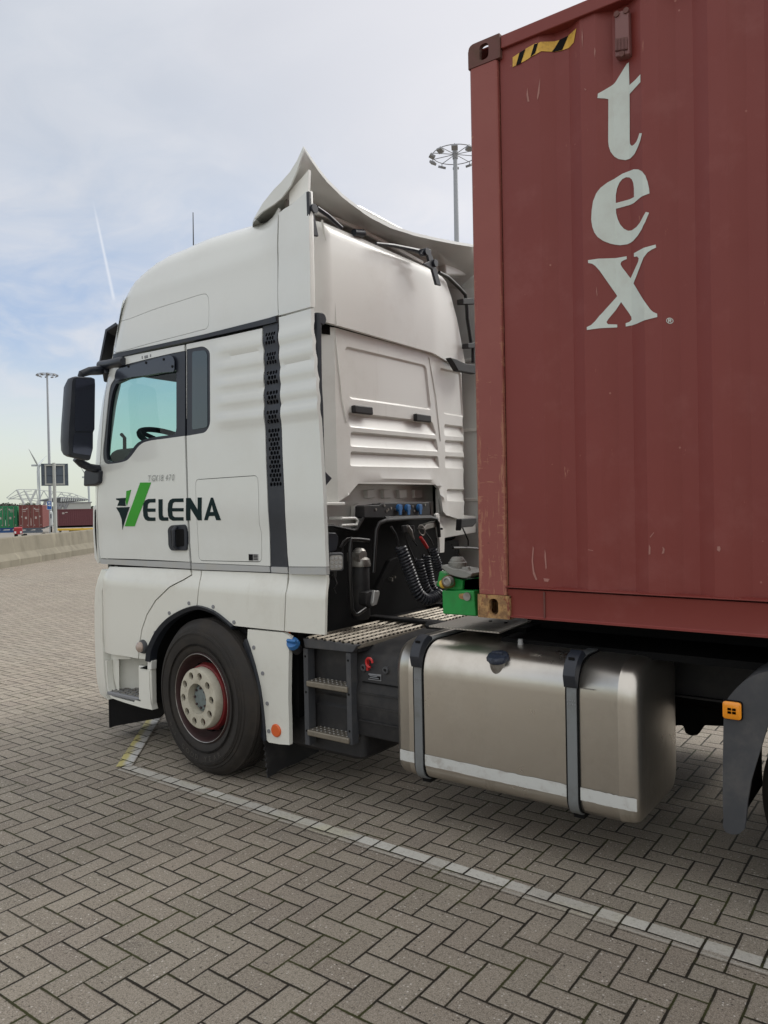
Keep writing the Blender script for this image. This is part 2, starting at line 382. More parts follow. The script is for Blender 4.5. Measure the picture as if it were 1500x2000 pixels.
def concrete():
    m = bpy.data.materials.new('barrier_concrete'); m.use_nodes = True; N = NT(m.node_tree)
    out = N.n('ShaderNodeOutputMaterial'); b = N.n('ShaderNodeBsdfPrincipled'); N.t.links.new(b.outputs[0], out.inputs[0])
    pos = N.n('ShaderNodeNewGeometry').outputs['Position']
    c = N.mix(N.noise(pos, 1.2, 6, .7), (.15, .135, .10), (.26, .235, .18))
    st = N.noise(N.vmul(pos, (2.6, 2.6, .5)), 1.0, 6, .7)
    c = N.mix(N.m('MULTIPLY', N.sstep(st, .46, .68), .45), c, (.085, .078, .055))
    c = N.mix(N.m('MULTIPLY', N.sstep(N.noise(N.vmul(pos, (1.7, 1.7, .3)), 1.0, 4), .62, .70), .35), c, (.36, .33, .25))
    N.t.links.new(c, b.inputs['Base Color']); b.inputs['Roughness'].default_value = .9; return m


M['concrete'] = concrete()


# ------------------------------------------------------------------ mesh helpers
class MB:
    def __init__(s): s.v = []; s.f = []
    def add(s, vs, fs):
        o = len(s.v); s.v += [tuple(map(float, p)) for p in vs]; s.f += [tuple(i+o for i in q) for q in fs]; return s
    def box(s, a, b):
        (x0, y0, z0), (x1, y1, z1) = [min(p, q) for p, q in zip(a, b)], [max(p, q) for p, q in zip(a, b)]
        vs = [(x0, y0, z0), (x1, y0, z0), (x1, y1, z0), (x0, y1, z0), (x0, y0, z1), (x1, y0, z1), (x1, y1, z1), (x0, y1, z1)]
        return s.add(vs, [(0, 3, 2, 1), (4, 5, 6, 7), (0, 1, 5, 4), (1, 2, 6, 5), (2, 3, 7, 6), (3, 0, 4, 7)])
    def obox(s, c, ax, ay, az):
        """oriented box: centre and three half-axis vectors"""
        c, ax, ay, az = map(Vector, (c, ax, ay, az)); vs = []
        for k in (-1, 1):
            for i, j in ((-1, -1), (1, -1), (1, 1), (-1, 1)): vs.append(c+ax*i+ay*j+az*k)
        return s.add(vs, [(0, 3, 2, 1), (4, 5, 6, 7), (0, 1, 5, 4), (1, 2, 6, 5), (2, 3, 7, 6), (3, 0, 4, 7)])
    def beam(s, p, q, w, h, up=(0, 0, 1)):
        p, q = Vector(p), Vector(q); d = (q-p).normalized(); u = Vector(up)
        if abs(d.dot(u)) > .98: u = Vector((1, 0, 0))
        sd_ = d.cross(u).normalized(); u2 = sd_.cross(d)
        return s.obox((p+q)/2, (q-p)/2, sd_*w/2, u2*h/2)
    def prism(s, pts, vec):
        """polygon (3D points) pushed along vec"""
        n = len(pts); vec = np.array(vec, float)
        vs = [tuple(p) for p in pts] + [tuple(np.array(p)+vec) for p in pts]
        return s.add(vs, [tuple(range(n))[::-1], tuple(range(n, 2*n))] + [(i, (i+1) % n, n+(i+1) % n, n+i) for i in range(n)])
    def loft(s, rings, close=True, caps=True):
        n = len(rings[0]); vs = [p for r in rings for p in r]; fs = []
        for k in range(len(rings)-1):
            for i in range(n if close else n-1):
                j = (i+1) % n; fs.append((k*n+i, k*n+j, (k+1)*n+j, (k+1)*n+i))
        if caps and close: fs += [tuple(range(n))[::-1], tuple(range((len(rings)-1)*n, len(rings)*n))]
        return s.add(vs, fs)
    def tube(s, pts, r, seg=10, caps=True):
        pts = [Vector(p) for p in pts]; rings = []; nrm = None
        rs = r if isinstance(r, (list, tuple)) else [r]*len(pts)
        for i, p in enumerate(pts):
            t = (pts[min(i+1, len(pts)-1)]-pts[max(i-1, 0)]).normalized()
            if nrm is None:
                nrm = t.cross(Vector((0, 0, 1)))
                if nrm.length < .05: nrm = t.cross(Vector((1, 0, 0)))
            nrm = (nrm - t*nrm.dot(t)).normalized(); bn = t.cross(nrm)
            rings.append([p+(nrm*math.cos(a)+bn*math.sin(a))*rs[i] for a in [2*math.pi*j/seg for j in range(seg)]])
        return s.loft(rings, True, caps)
    def cyl(s, p, q, r, r2=None, seg=24): return s.tube([p, q], [r, r if r2 is None else r2], seg)
    def lathe(s, prof, c, axis='y', seg=64, caps=False):
        """prof: (axial, radius) pairs about a horizontal y axis (or z) through c"""
        rings = []
        for a, r in prof:
            ring = []
            for j in range(seg):
                t = 2*math.pi*j/seg
                if axis == 'y': ring.append((c[0]+r*math.cos(t), c[1]+a, c[2]+r*math.sin(t)))
                elif axis == 'x': ring.append((c[0]+a, c[1]+r*math.cos(t), c[2]+r*math.sin(t)))
                else: ring.append((c[0]+r*math.cos(t), c[1]+r*math.sin(t), c[2]+a))
            rings.append(ring)
        return s.loft(rings, True, caps)
    def build(s, name, m, parent=None, bevel=0.0, sharp=35, seg=2):
        me = bpy.data.meshes.new(name); me.from_pydata(s.v, [], s.f)
        me.materials.append(M[m] if isinstance(m, str) else m)
        bm = bmesh.new(); bm.from_mesh(me); bmesh.ops.recalc_face_normals(bm, faces=bm.faces); bm.to_mesh(me); bm.free()
        me.polygons.foreach_set('use_smooth', [True]*len(me.polygons))
        if not bevel: me.set_sharp_from_angle(angle=math.radians(sharp))
        o = bpy.data.objects.new(name, me); COL.objects.link(o)
        if bevel:
            b = o.modifiers.new('bevel', 'BEVEL'); b.width = bevel; b.segments = seg; b.limit_method = 'ANGLE'; b.angle_limit = math.radians(30)
            b.harden_normals = True; b.use_clamp_overlap = True
        if parent is not None: attach(o, parent)
        return o


def attach(o, parent):
    o.parent = parent
    if parent.type == 'EMPTY': o.matrix_parent_inverse = Matrix.Translation(-parent.location)


def tag(o, label=None, cat=None, group=None, kind=None):
    if label: o['label'] = label
    if cat: o['category'] = cat
    if group: o['group'] = group
    if kind: o['kind'] = kind
    return o


def thing(name, loc, label, cat, group=None):
    o = bpy.data.objects.new(name, None); COL.objects.link(o); o.location = loc; o.empty_display_size = .2
    return tag(o, label, cat, group)


def arcfil(poly, r, n=5):
    """round the corners of a closed 2D polygon; r: one radius or one per corner"""
    out = []; m_ = len(poly)
    for i in range(m_):
        p = np.array(poly[i], float); a = np.array(poly[i-1], float); b = np.array(poly[(i+1) % m_], float)
        ri = r[i] if isinstance(r, (list, tuple)) else r
        la, lb = np.linalg.norm(a-p), np.linalg.norm(b-p); q = min(ri, la*.48, lb*.48)
        if q < 1e-5: out.append(tuple(p)); continue
        A = p+(a-p)/la*q; B = p+(b-p)/lb*q
        for k in range(n+1):
            t = k/n; out.append(tuple((1-t)**2*A+2*t*(1-t)*p+t*t*B))
    return out


def curve(pts, n=6, closed=False):
    """Catmull-Rom through points"""
    P = [np.array(p, float) for p in pts]; out = []; L = len(P)
    for i in range(L if closed else L-1):
        g = (lambda k: P[k % L]) if closed else (lambda k: P[max(0, min(L-1, k))])
        p0, p1, p2, p3 = g(i-1), g(i), g(i+1), g(i+2)
        for k in range(n):
            t = k/n
            out.append(tuple(.5*((2*p1)+(-p0+p2)*t+(2*p0-5*p1+4*p2-p3)*t*t+(-p0+3*p1-3*p2+p3)*t**3)))
    if not closed: out.append(tuple(P[-1]))
    return out


def resample(poly, step):
    out = []
    for i in range(len(poly)):
        a = np.array(poly[i]); b = np.array(poly[(i+1) % len(poly)]); L = np.linalg.norm(b-a); k = max(1, int(math.ceil(L/step)))
        for j in range(k): out.append(tuple(a+(b-a)*j/k))
    return out


def inpoly(P, poly):
    x, y = P[:, 0], P[:, 1]; c = np.zeros(len(P), bool); n = len(poly)
    for i in range(n):
        x1, y1 = poly[i]; x2, y2 = poly[i-1]
        if y1 == y2: continue
        k = ((y1 > y) != (y2 > y)) & (x < (x2-x1)*(y-y1)/(y2-y1)+x1); c ^= k
    return c


def segdist(P, poly):
    d = np.full(len(P), 1e9)
    for i in range(len(poly)):
        a = np.array(poly[i-1]); b = np.array(poly[i]); ab = b-a; L = ab@ab
        if L < 1e-14: continue
        t = np.clip(((P-a)@ab)/L, 0, 1); q = P-(a+t[:, None]*ab); d = np.minimum(d, np.hypot(q[:, 0], q[:, 1]))
    return d


def cdt(outline, holes=(), step=.04, loops=(), rs=None):
    """triangulated 2D region with interior grid points; returns verts, faces"""
    rs = rs or step
    rings = [resample(outline, rs)] + [resample(h, rs) for h in holes] + [resample(l, rs) for l in loops]
    V = []; Eg = []
    for r in rings:
        o = len(V); V += r; Eg += [(o+i, o+(i+1) % len(r)) for i in range(len(r))]
    A = np.array(outline); lo, hi = A.min(0), A.max(0)
    gx, gy = np.meshgrid(np.arange(lo[0]+step/2, hi[0], step), np.arange(lo[1]+step/2, hi[1], step))
    G = np.stack([gx.ravel(), gy.ravel()], 1)
    if len(G):
        k = inpoly(G, outline)
        for h in holes: k &= ~inpoly(G, h)
        G = G[k]
        if len(G):
            d = np.full(len(G), 1e9)
            for r in rings: d = np.minimum(d, segdist(G, r))
            G = G[d > step*.35]; V += [tuple(g) for g in G]
    r = delaunay_2d_cdt([Vector(p) for p in V], Eg, [], 0, 1e-6)
    vs = [tuple(p) for p in r[0]]; C = np.array([[sum(vs[i][k] for i in f)/len(f) for k in (0, 1)] for f in r[2]])
    k = inpoly(C, outline)
    for h in holes: k &= ~inpoly(C, h)
    return vs, [tuple(f) for f, q in zip(r[2], k) if q]


def sheet(mb, outline, holes, fn, thick, step=.04, loops=(), rs=None):
    """fn maps 2D to 3D; thick is the push vector giving the sheet its body"""
    vs, fs = cdt(outline, holes, step, loops, rs)
    P = [np.array(fn(*p), float) for p in vs]; n = len(P); th = np.array(thick, float)
    cnt = {}
    for f in fs:
        for i in range(len(f)):
            a, b = f[i], f[(i+1) % len(f)]; cnt.setdefault((min(a, b), max(a, b)), []).append((a, b))
    F = list(fs) + [tuple(i+n for i in f[::-1]) for f in fs]
    for e in cnt.values():
        if len(e) == 1: a, b = e[0]; F.append((b, a, a+n, b+n))
    return mb.add(P + [p+th for p in P], F)


def interp(x, tab):
    xs = [t[0] for t in tab]; ys = [t[1] for t in tab]; return float(np.interp(x, xs, ys))


def sm(a, b, x):
    t = max(0.0, min(1.0, (x-a)/(b-a))); return t*t*(3-2*t)


# ------------------------------------------------------------------ the cab's side surface  Y = S(X, Z)
X0T = [(1.0, -5.10), (2.05, -5.10), (2.28, -5.06), (2.57, -4.98), (2.73, -4.91), (2.88, -4.845), (3.18, -4.76), (3.39, -4.66), (3.5, -4.5), (3.6, -4.3)]
ZTT = [(-5.30, 2.60), (-5.10, 3.05), (-4.99, 3.20), (-4.88, 3.38), (-4.80, 3.452), (-4.70, 3.500), (-4.55, 3.54), (-4.39, 3.566), (-4.0, 3.592), (-3.53, 3.578), (-3.30, 3.566), (-2.9, 3.56)]
def ztop(x): return interp(x, ZTT)
def superell(dx):
    t = max(0.0, min(.995, dx/.42)); return 1.22*(1-(1-t*t)**.25)
def S(x, z):
    y = 3.40 + superell(interp(z, X0T)-x)
    if z > 2.9:
        h = ztop(x)-z; zc = 3.27+.04*(x+4.68)/1.46
        fd = 1-sm(-3.50, -3.26, x)
        y += .020*sm(2.9, zc, z) + (.10+.16*fd)*max(0.0, z-zc)
        r = .13
        if h < r: hh = max(0.0, h); y += (r-math.sqrt(max(0, r*r-(r-hh)**2)))*fd
    if x > -3.31: y -= .13*(x+3.31)
    if x > -3.95 and 2.22 < z < 2.84:
        k = sm(-3.90, -3.70, x)*sm(2.22, 2.27, z)*(1-sm(2.79, 2.84, z))
        y -= .013*abs(math.sin(math.pi*(z-2.25)/.113))**.8*k
    if z < 1.75: y += .010*sm(1.75, 1.55, z)     # lower body tucks in slightly
    return y
def SL(x, z):
    """lower fairing"""
    y = 3.375 + .04*sm(1.21, 1.325, z) + .02*sm(.9, .3, z)
    if x < -4.98: y += superell(-4.98-x)*.8
    return y


def hit(px, py, surf):
    d = raydir(px, py); t0 = (2.9-EYE[1])/d[1]; t1 = (3.9-EYE[1])/d[1]; g = lambda t: (EYE[1]+d[1]*t)-surf(EYE[0]+d[0]*t, EYE[2]+d[2]*t)
    prev = t0; best = (1e9, t0)
    for i in range(1, 161):
        t = t0+(t1-t0)*i/160; v = g(t)
        if abs(v) < best[0]: best = (abs(v), t)
        if v >= 0:
            a, b = prev, t
            for _ in range(24):
                c = (a+b)/2
                if g(c) >= 0: b = c
                else: a = c
            best = (0, b); break
        prev = t
    p = EYE+d*best[1]; return (p[0], p[2])


def tr(pts, surf=S): return [hit(a, b, surf) for a, b in pts]
def z1(L): return [(x/3.3333, 650+y/3.3333) for x, y in L]
def z2(L): return [(170+x/3, 900+y/3) for x, y in L]
def z3(L): return [(480+x/3.125, 270+y/3.125) for x, y in L]
def z4(L): return [(500+x/3.261, 580+y/3.261) for x, y in L]
def z5(L): return [(600+x/3.3333, 950+y/3.3333) for x, y in L]
def z6(L): return [(500+x/2.5, 1200+y/2.5) for x, y in L]
def z7(L): return [(1000+x/3, 1150+y/3) for x, y in L]
def z8(L): return [(900+x/2.5, y/2.5) for x, y in L]
def zw(L): return [(180+x/6.25, 660+y/6.25) for x, y in L]


def side_panel(name, m, parent, outline, holes=(), surf=S, off=0.0, thick=.02, step=.035, loops=(), rs=None):
    mb = MB(); sheet(mb, outline, holes, lambda x, z: (x, surf(x, z)+off, z), (0, thick, 0), step, loops, rs)
    return mb.build(name, m, parent, sharp=28)


def inset(poly, d):
    """shrink (d>0) a polygon about its edges, simple offset"""
    n = len(poly); A = 0
    for i in range(n): A += poly[i-1][0]*poly[i][1]-poly[i][0]*poly[i-1][1]
    sgn = 1 if A > 0 else -1; out = []
    for i in range(n):
        p0 = np.array(poly[i-1]); p1 = np.array(poly[i]); p2 = np.array(poly[(i+1) % n])
        a = p1-p0; b = p2-p1; a /= max(1e-9, np.linalg.norm(a)); b /= max(1e-9, np.linalg.norm(b))
        na = np.array([-a[1], a[0]])*sgn; nb = np.array([-b[1], b[0]])*sgn; m_ = na+nb; k = m_@m_
        out.append(tuple(p1+m_*(2*d/k if k > .3 else d)))
    return out


# ------------------------------------------------------------------ the setting
def ground():
    mb = MB()
    base = np.array([-24.0, 12.3]); d = np.array([-.587, .81]); nrm = np.array([-.81, -.587])
    a = base - d*160 + nrm*1.4; b = base + d*700 + nrm*1.4
    mb.add([(a[0], a[1], 0), (300, -400, 0), (500, 600, 0), (b[0], b[1], 0)], [(0, 1, 2, 3)])
    mb.build('paved_yard', 'paver')['kind'] = 'structure'
    mb = MB(); out = a+nrm*8; out2 = b+nrm*8
    mb.add([(a[0], a[1], -.004), (b[0], b[1], -.004), (out2[0], out2[1], -2.14), (out[0], out[1], -2.14)], [(0, 1, 2, 3)])
    mb.build('embankment', 'embank')['kind'] = 'structure'
    mb = MB(); mb.add([(-9000, -9000, -2.15), (9000, -9000, -2.15), (9000, 9000, -2.15), (-9000, 9000, -2.15)], [(0, 1, 2, 3)])
    mb.build('terrain', 'terrain')['kind'] = 'structure'
    # parking lines
    mb = MB(); mb.add([(-4.50, 3.06, .004), (14, 3.06, .004), (14, 3.18, .004), (-4.56, 3.18, .004)], [(0, 1, 2, 3)])
    mb.build('parking_line', 'line_long')['kind'] = 'structure'
    p = np.array([-4.515, 3.125]); dd = np.array([-.86, .91]); dd = dd/np.linalg.norm(dd); nn = np.array([dd[1], -dd[0]])*-1
    L = 3.4
    mb = MB(); q = [p-nn*.055, p+nn*.055, p+nn*.055+dd*L, p-nn*.055+dd*L]
    mb.add([(*v, .008) for v in q], [(0, 1, 2, 3)])
    o = mb.build('parking_line', 'line_short'); o['kind'] = 'structure'
    at_ = o.data.attributes.new('acr', 'FLOAT', 'POINT')
    for i, v in enumerate((.110*.72, .0, .0, .110*.72)): at_.data[i].value = v


ground()


def barrier():
    base = np.array([-24.0, 12.3]); d = np.array([-.587, .81]); nrm = np.array([-.81, -.587])
    prof = [(0, 0), (0, .20), (.03, .24), (.17, .40), (.24, .86), (.26, .89), (.43, .89), (.45, .86), (.52, .40), (.66, .24), (.69, .20), (.69, 0)]
    def seg_mb(L):
        mb = MB(); r = []
        for s in (0, L): r.append([(s, -p[0], p[1]) for p in prof])
        mb.loft(r)
        return mb
    names = ['concrete barrier block carrying the pale drip stain below the sign post', ]
    k0, k1 = -4, 9; L = 5.95
    ang = math.atan2(d[1], d[0]); src = None
    lab = {}
    for i, k in enumerate(range(k0, k1)):
        o = bpy.data.objects.new('concrete_barrier', src.data) if src else seg_mb(L-.002).build('concrete_barrier', 'concrete', None, sharp=8)
        if src is None: src = o
        else:
            COL.objects.link(o)
        p = base+d*(k*L)
        o.location = (p[0], p[1], 0); o.rotation_euler = (0, 0, ang)
        o.scale = (1, -1, 1) if False else (1, 1, 1)
        # profile runs towards -local y, which is away from the yard on this side
        mid = p+d*L/2; v = np.array([mid[0], mid[1], .5])-EYE; c_ = (v@_R, v@_f); px = 750+FPX*c_[0]/c_[1] if c_[1] > 0 else -9999
        order = ['first', 'second', 'third', 'fourth', 'fifth', 'sixth', 'seventh', 'eighth', 'ninth', 'tenth', 'eleventh', 'twelfth', 'thirteenth', 'fourteenth'][i]
        tag(o, 'stained concrete barrier block, %s from the near end of the row along the yard' % order, 'barrier', 'concrete barrier blocks edging the yard')
        for q in (1.3, 4.5):
            n_ = MB().box((q-.14, -.012, .0), (q+.14, .004, .11)).build('lifting_slot', 'deep', o); n_.matrix_parent_inverse = Matrix.Identity(4)
    return


barrier()


# ------------------------------------------------------------------ distant things
def D2(px): return np.array([raydir(px, 992)[0], raydir(px, 992)[1]])/np.hypot(*raydir(px, 992)[:2])


def light_mast(px, py_top, Ht, z0, rdia, label, heads=10, hs=1.05):
    d = raydir(px, py_top); el = d[2]/math.hypot(d[0], d[1]); D = (Ht-EYE[2])/el
    x, y = D*d[0]/math.hypot(d[0], d[1]), D*d[1]/math.hypot(d[0], d[1])
    t = thing('light_mast', (x, y, z0), label, 'light mast', 'tall ring-top light masts')
    MB().cyl((x, y, z0), (x, y, Ht), .32, .17, 16).build('mast', 'galv', t)
    R = rdia/2; mb = MB()
    ring = [(x+R*math.cos(a), y+R*math.sin(a), Ht) for a in [2*math.pi*i/32 for i in range(33)]]
    mb.tube(ring, .035, 6); mb.cyl((x, y, Ht-.35), (x, y, Ht+.3), .22, .22, 12)
    for i in range(heads):
        a = 2*math.pi*i/heads+.2
        mb.tube([(x, y, Ht+.02), (x+R*math.cos(a), y+R*math.sin(a), Ht)], .032, 5)
    mb.build('ring_frame', 'galvd', t)
    for i in range(heads):
        a = 2*math.pi*i/heads+.2; c = Vector((x+(R+.1)*math.cos(a), y+(R+.1)*math.sin(a), Ht-.28))
        o_ = Vector((math.cos(a), math.sin(a), 0)); s_ = Vector((-math.sin(a), math.cos(a), 0)); dn = (Vector((0, 0, -1))+o_*.5).normalized(); w_ = s_.cross(dn)
        MB().obox(c, s_*.24*hs, w_*.22*hs, dn*.09*hs).obox(c+Vector((0, 0, .2)), s_*.03, o_*.03, Vector((0, 0, .12))).build('floodlight', 'galvd', t, bevel=.02)


light_mast(889, 302, 30, 0, 3.7, 'tall grey light mast with a ring of floodlights, beside the red container corner', 10)
light_mast(92, 731, 28, -2.15, 3.5, 'tall grey light mast behind the sign board, left of the truck mirror', 10)


def turbine(px, hub_py, D, bl, tilt, label, z0=-2.15, tw=2.2):
    h = far(px, hub_py, D); t = thing('wind_turbine', (h[0], h[1], z0), label, 'wind turbine', 'wind turbines on the horizon')
    MB().cyl((h[0], h[1], z0), (h[0], h[1], h[2]), tw, tw*.7, 14).build('tower', 'turb', t)
    v = Vector((h[0], h[1], 0)).normalized(); s_ = Vector((v.y, -v.x, 0))
    nose = Vector(h)-s_*bl*.04
    MB().beam(Vector(h)-s_*bl*.27, Vector(h)+s_*bl*.12, bl*.07, bl*.075).build('nacelle', 'turb', t, bevel=.5)
    for k in range(3):
        a = tilt+k*2*math.pi/3; dr = (s_*math.cos(a)+Vector((0, 0, 1))*math.sin(a)); p = nose-v*3
        dr = s_*math.cos(a)*.36+v*math.cos(a)*.93+Vector((0, 0, 1))*math.sin(a)
        MB().tube([p, p+dr*bl*.25, p+dr*bl*.6, p+dr*bl], [1.2, 1.7, 1.1, .3], 6).build('blade', 'turb', t)


turbine(76, 909, 1500, 46, math.radians(25), 'pale wind turbine whose tower stands left of the sign board')
turbine(173, 932, 2100, 58, math.radians(32), 'pale wind turbine half hidden by the truck mirror mount', tw=3)


def sign_board():
    c = far(106, 935, 38); t = thing('sign_board', (c[0], c[1], 0), 'large grey sign board seen from behind on a pale post', 'sign board')
    v = Vector((c[0], c[1], 0)).normalized(); s_ = Vector((v.y, -v.x, 0)); up = Vector((0, 0, 1))
    p0 = far(106, 904, 38)
    MB().cyl((c[0], c[1], 0), (c[0], c[1], p0[2]+.0), .078, .070, 14).build('post', 'signpost', t)
    L, R_ = far(80.5, 935, 38), far(133.5, 935, 38); tp, bt = far(106, 905.5, 38)[2], far(106, 948.5, 38)[2]
    ctr = (Vector(L)+Vector(R_))/2; ctr.z = (tp+bt)/2; hw = (Vector(R_)-Vector(L)).length/2; hh = (tp-bt)/2
    off = v*.13
    MB().obox(ctr+off, s_*hw, v*.012, up*hh).build('panel', 'signback', t)
    mb = MB()
    for k in (-.97, 0, .97): mb.obox(ctr+off-v*.03+up*hh*k, s_*hw, v*.02, up*.018)
    for k in (-.97, .97): mb.obox(ctr+off-v*.03+s_*hw*k, s_*.018, v*.02, up*hh)
    mb.build('panel_rim', 'signback', t)
    mb = MB()
    for k in (-.86, .86): mb.obox(ctr+off-v*.07+up*hh*k, s_*hw*.75, v*.02, up*.03)
    for k in (-.68, .68): mb.obox(ctr+off-v*.06+s_*hw*k, s_*.03, v*.02, up*hh*.9)
    mb.build('bracket', 'signpost', t)


sign_board()


def arrow_sign():
    D = 46; c = far(96.3, 987, D); t = thing('arrow_sign', (c[0], c[1], 0), 'small blue sign with a white arrow on a thin pole', 'sign')
    v = Vector((c[0], c[1], 0)).normalized(); s_ = Vector((v.y, -v.x, 0)); up = Vector((0, 0, 1))
    MB().cyl((c[0], c[1], -.6), (c[0], c[1], far(96, 980, D)[2]), .028, .028, 8).build('pole', 'galv', t)
    w, h = .125, .235; C = Vector(c)-v*.05
    o = MB().obox(C, s_*w, v*.01, up*h).build('panel', 'signblue', t)
    mb = MB(); f = C-v*.013
    P = lambda a, b: f+s_*a*w+up*b*h
    mb.prism([P(-.62, .12), P(.1, .12), P(.1, .32), P(.66, 0), P(.1, -.32), P(.1, -.12), P(-.62, -.12)], tuple(-v*.004))
    mb.build('arrow', 'signwhite', o)
    mb = MB()
    for a, b, cc, dd in ((-1, .93, 1, 1), (-1, -1, 1, -.93), (-1, -1, -.88, 1), (.88, -1, 1, 1)):
        mb.prism([P(a, b), P(cc, b), P(cc, dd), P(a, dd)], tuple(-v*.003))
    mb.prism([P(-.5, .45), P(.5, .45), P(.5, .72), P(-.5, .72)], tuple(-v*.0035))
    mb.build('border', 'signwhite', o)


arrow_sign()


def corr(mb, p, q, z0, z1_, dep, pitch, nrm):
    """corrugated sheet between plan points p and q"""
    p, q = np.array(p), np.array(q); L = np.linalg.norm(q-p); d = (q-p)/L; n = np.array(nrm); row = []
    s = 0.0; k = 0; offs = [0, 0, dep, dep]; seg = [.26, .24, .26, .24]
    pts = [(0, 0)]
    while s < L:
        s = min(L, s+seg[k % 4]*pitch); pts.append((s, offs[(k+1) % 4])); k += 1
    for s, o in pts: a = p+d*s+n*o; row.append(a)
    mb.loft([[(a[0], a[1], z0) for a in row], [(a[0], a[1], z1_) for a in row]], close=False)


def far_container(px_mid, D, px_w, py_top, py_bot, yaw, m, name_label, cat, L=12.0, wid=2.44, marks=True):
    c = far(px_mid, py_bot, D); z0 = c[2]; z1_ = far(px_mid, py_top, D)[2]
    v = Vector((c[0], c[1], 0)).normalized(); v = Matrix.Rotation(yaw, 3, 'Z') @ v; s_ = Vector((v.y, -v.x, 0)); up = Vector((0, 0, 1))
    t = thing('shipping_container', (c[0], c[1], z0), name_label, cat, 'distant shipping containers')
    C = Vector((c[0], c[1], z0)); hw = wid/2; H = z1_-z0
    mb = MB(); a = C-s_*hw; b = a+v*L; a2 = C+s_*hw; b2 = a2+v*L
    corr(mb, (a.x, a.y), (b.x, b.y), z0+.12, z1_-.1, .05, .4, (s_.x, s_.y)); corr(mb, (a2.x, a2.y), (b2.x, b2.y), z0+.12, z1_-.1, .05, .4, (-s_.x, -s_.y))
    mb.build('side_wall', m, t)
    mb = MB()
    for e in (C, C+v*L):
        for k in (-1, 1): mb.obox(e+s_*(hw-.06)*k+up*H/2+v*(.06 if e is C else -.06), s_*.07, v*.07, up*H/2)
    for zz in (.07, H-.05):
        for k in (-1, 1): mb.obox(C+v*L/2+s_*(hw-.04)*k+up*zz, s_*.05, v*L/2, up*.07)
        mb.obox(C+up*zz+v*.04, s_*hw*.98, v*.05, up*.07)
    mb.obox(C+v*L/2+up*(H-.03), s_*hw*.97, v*L*.49, up*.02)
    mb.build('corner_frame', m, t)
    for k in (-1, 1):
        dr = MB().obox(C+v*.06+s_*k*hw*.47+up*H/2, s_*hw*.45, v*.02, up*(H/2-.13)).build('door', m, t)
        mb = MB()
        for q in (.22, .70): mb.cyl(C-v*.0+s_*k*hw*q+up*.1, C-v*.0+s_*k*hw*q+up*(H-.1), .028, .028, 6)
        mb.build('lock_rod', 'fcsteel', dr)
        if marks:
            mb = MB()
            for a_, b_, w_, h_ in ((.55, .82, .30, .05), (.55, .74, .22, .04), (.42, .45, .12, .16), (.75, .50, .10, .10), (.3, .12, .06, .06), (.85, .12, .06, .06), (.33, .86, .09, .08)):
                mb.obox(C+v*.036+s_*k*hw*a_+up*H*b_, s_*w_*.8, v*.003, up*h_*.8)
            mb.build('marking', 'fcmark', dr)
    return t, C, v, s_, z0


M['fcsteel'] = mat('container_rod', (.30, .22, .20), .5, metal=.3); M['fcmark'] = mat('container_marking', (.45, .40, .38), .6)


def flat_trailer(C, v, s_, z0, m, label, L=12.3, extra=0.0):
    C = Vector(C); up = Vector((0, 0, 1)); zg = -2.15; z = z0-zg
    t = thing('container_trailer', (C.x, C.y, zg), label, 'trailer', 'distant container trailers')
    mb = MB()
    for k in (-1, 1): mb.obox(Vector((C.x, C.y, z0-.2))+v*L/2+s_*.5*k, s_*.07, v*L/2, up*.17)
    for q in (.0, .3, .6, .97): mb.obox(Vector((C.x, C.y, z0-.1))+v*(L*q+.15), s_*1.2, v*.1, up*.09)
    mb.obox(Vector((C.x, C.y, z0-.42))+v*.1, s_*1.2, v*.06, up*.14)
    mb.build('chassis', m, t)
    mb = MB()
    for q in (1.6, 2.9, 4.2):
        for k in (-1, 1):
            c = Vector((C.x, C.y, zg+.5))+v*q+s_*1.0*k; mb.cyl(c-s_*.15, c+s_*.15, .5, .5, 18)
    mb.build('wheel_set', 'rubber', t)


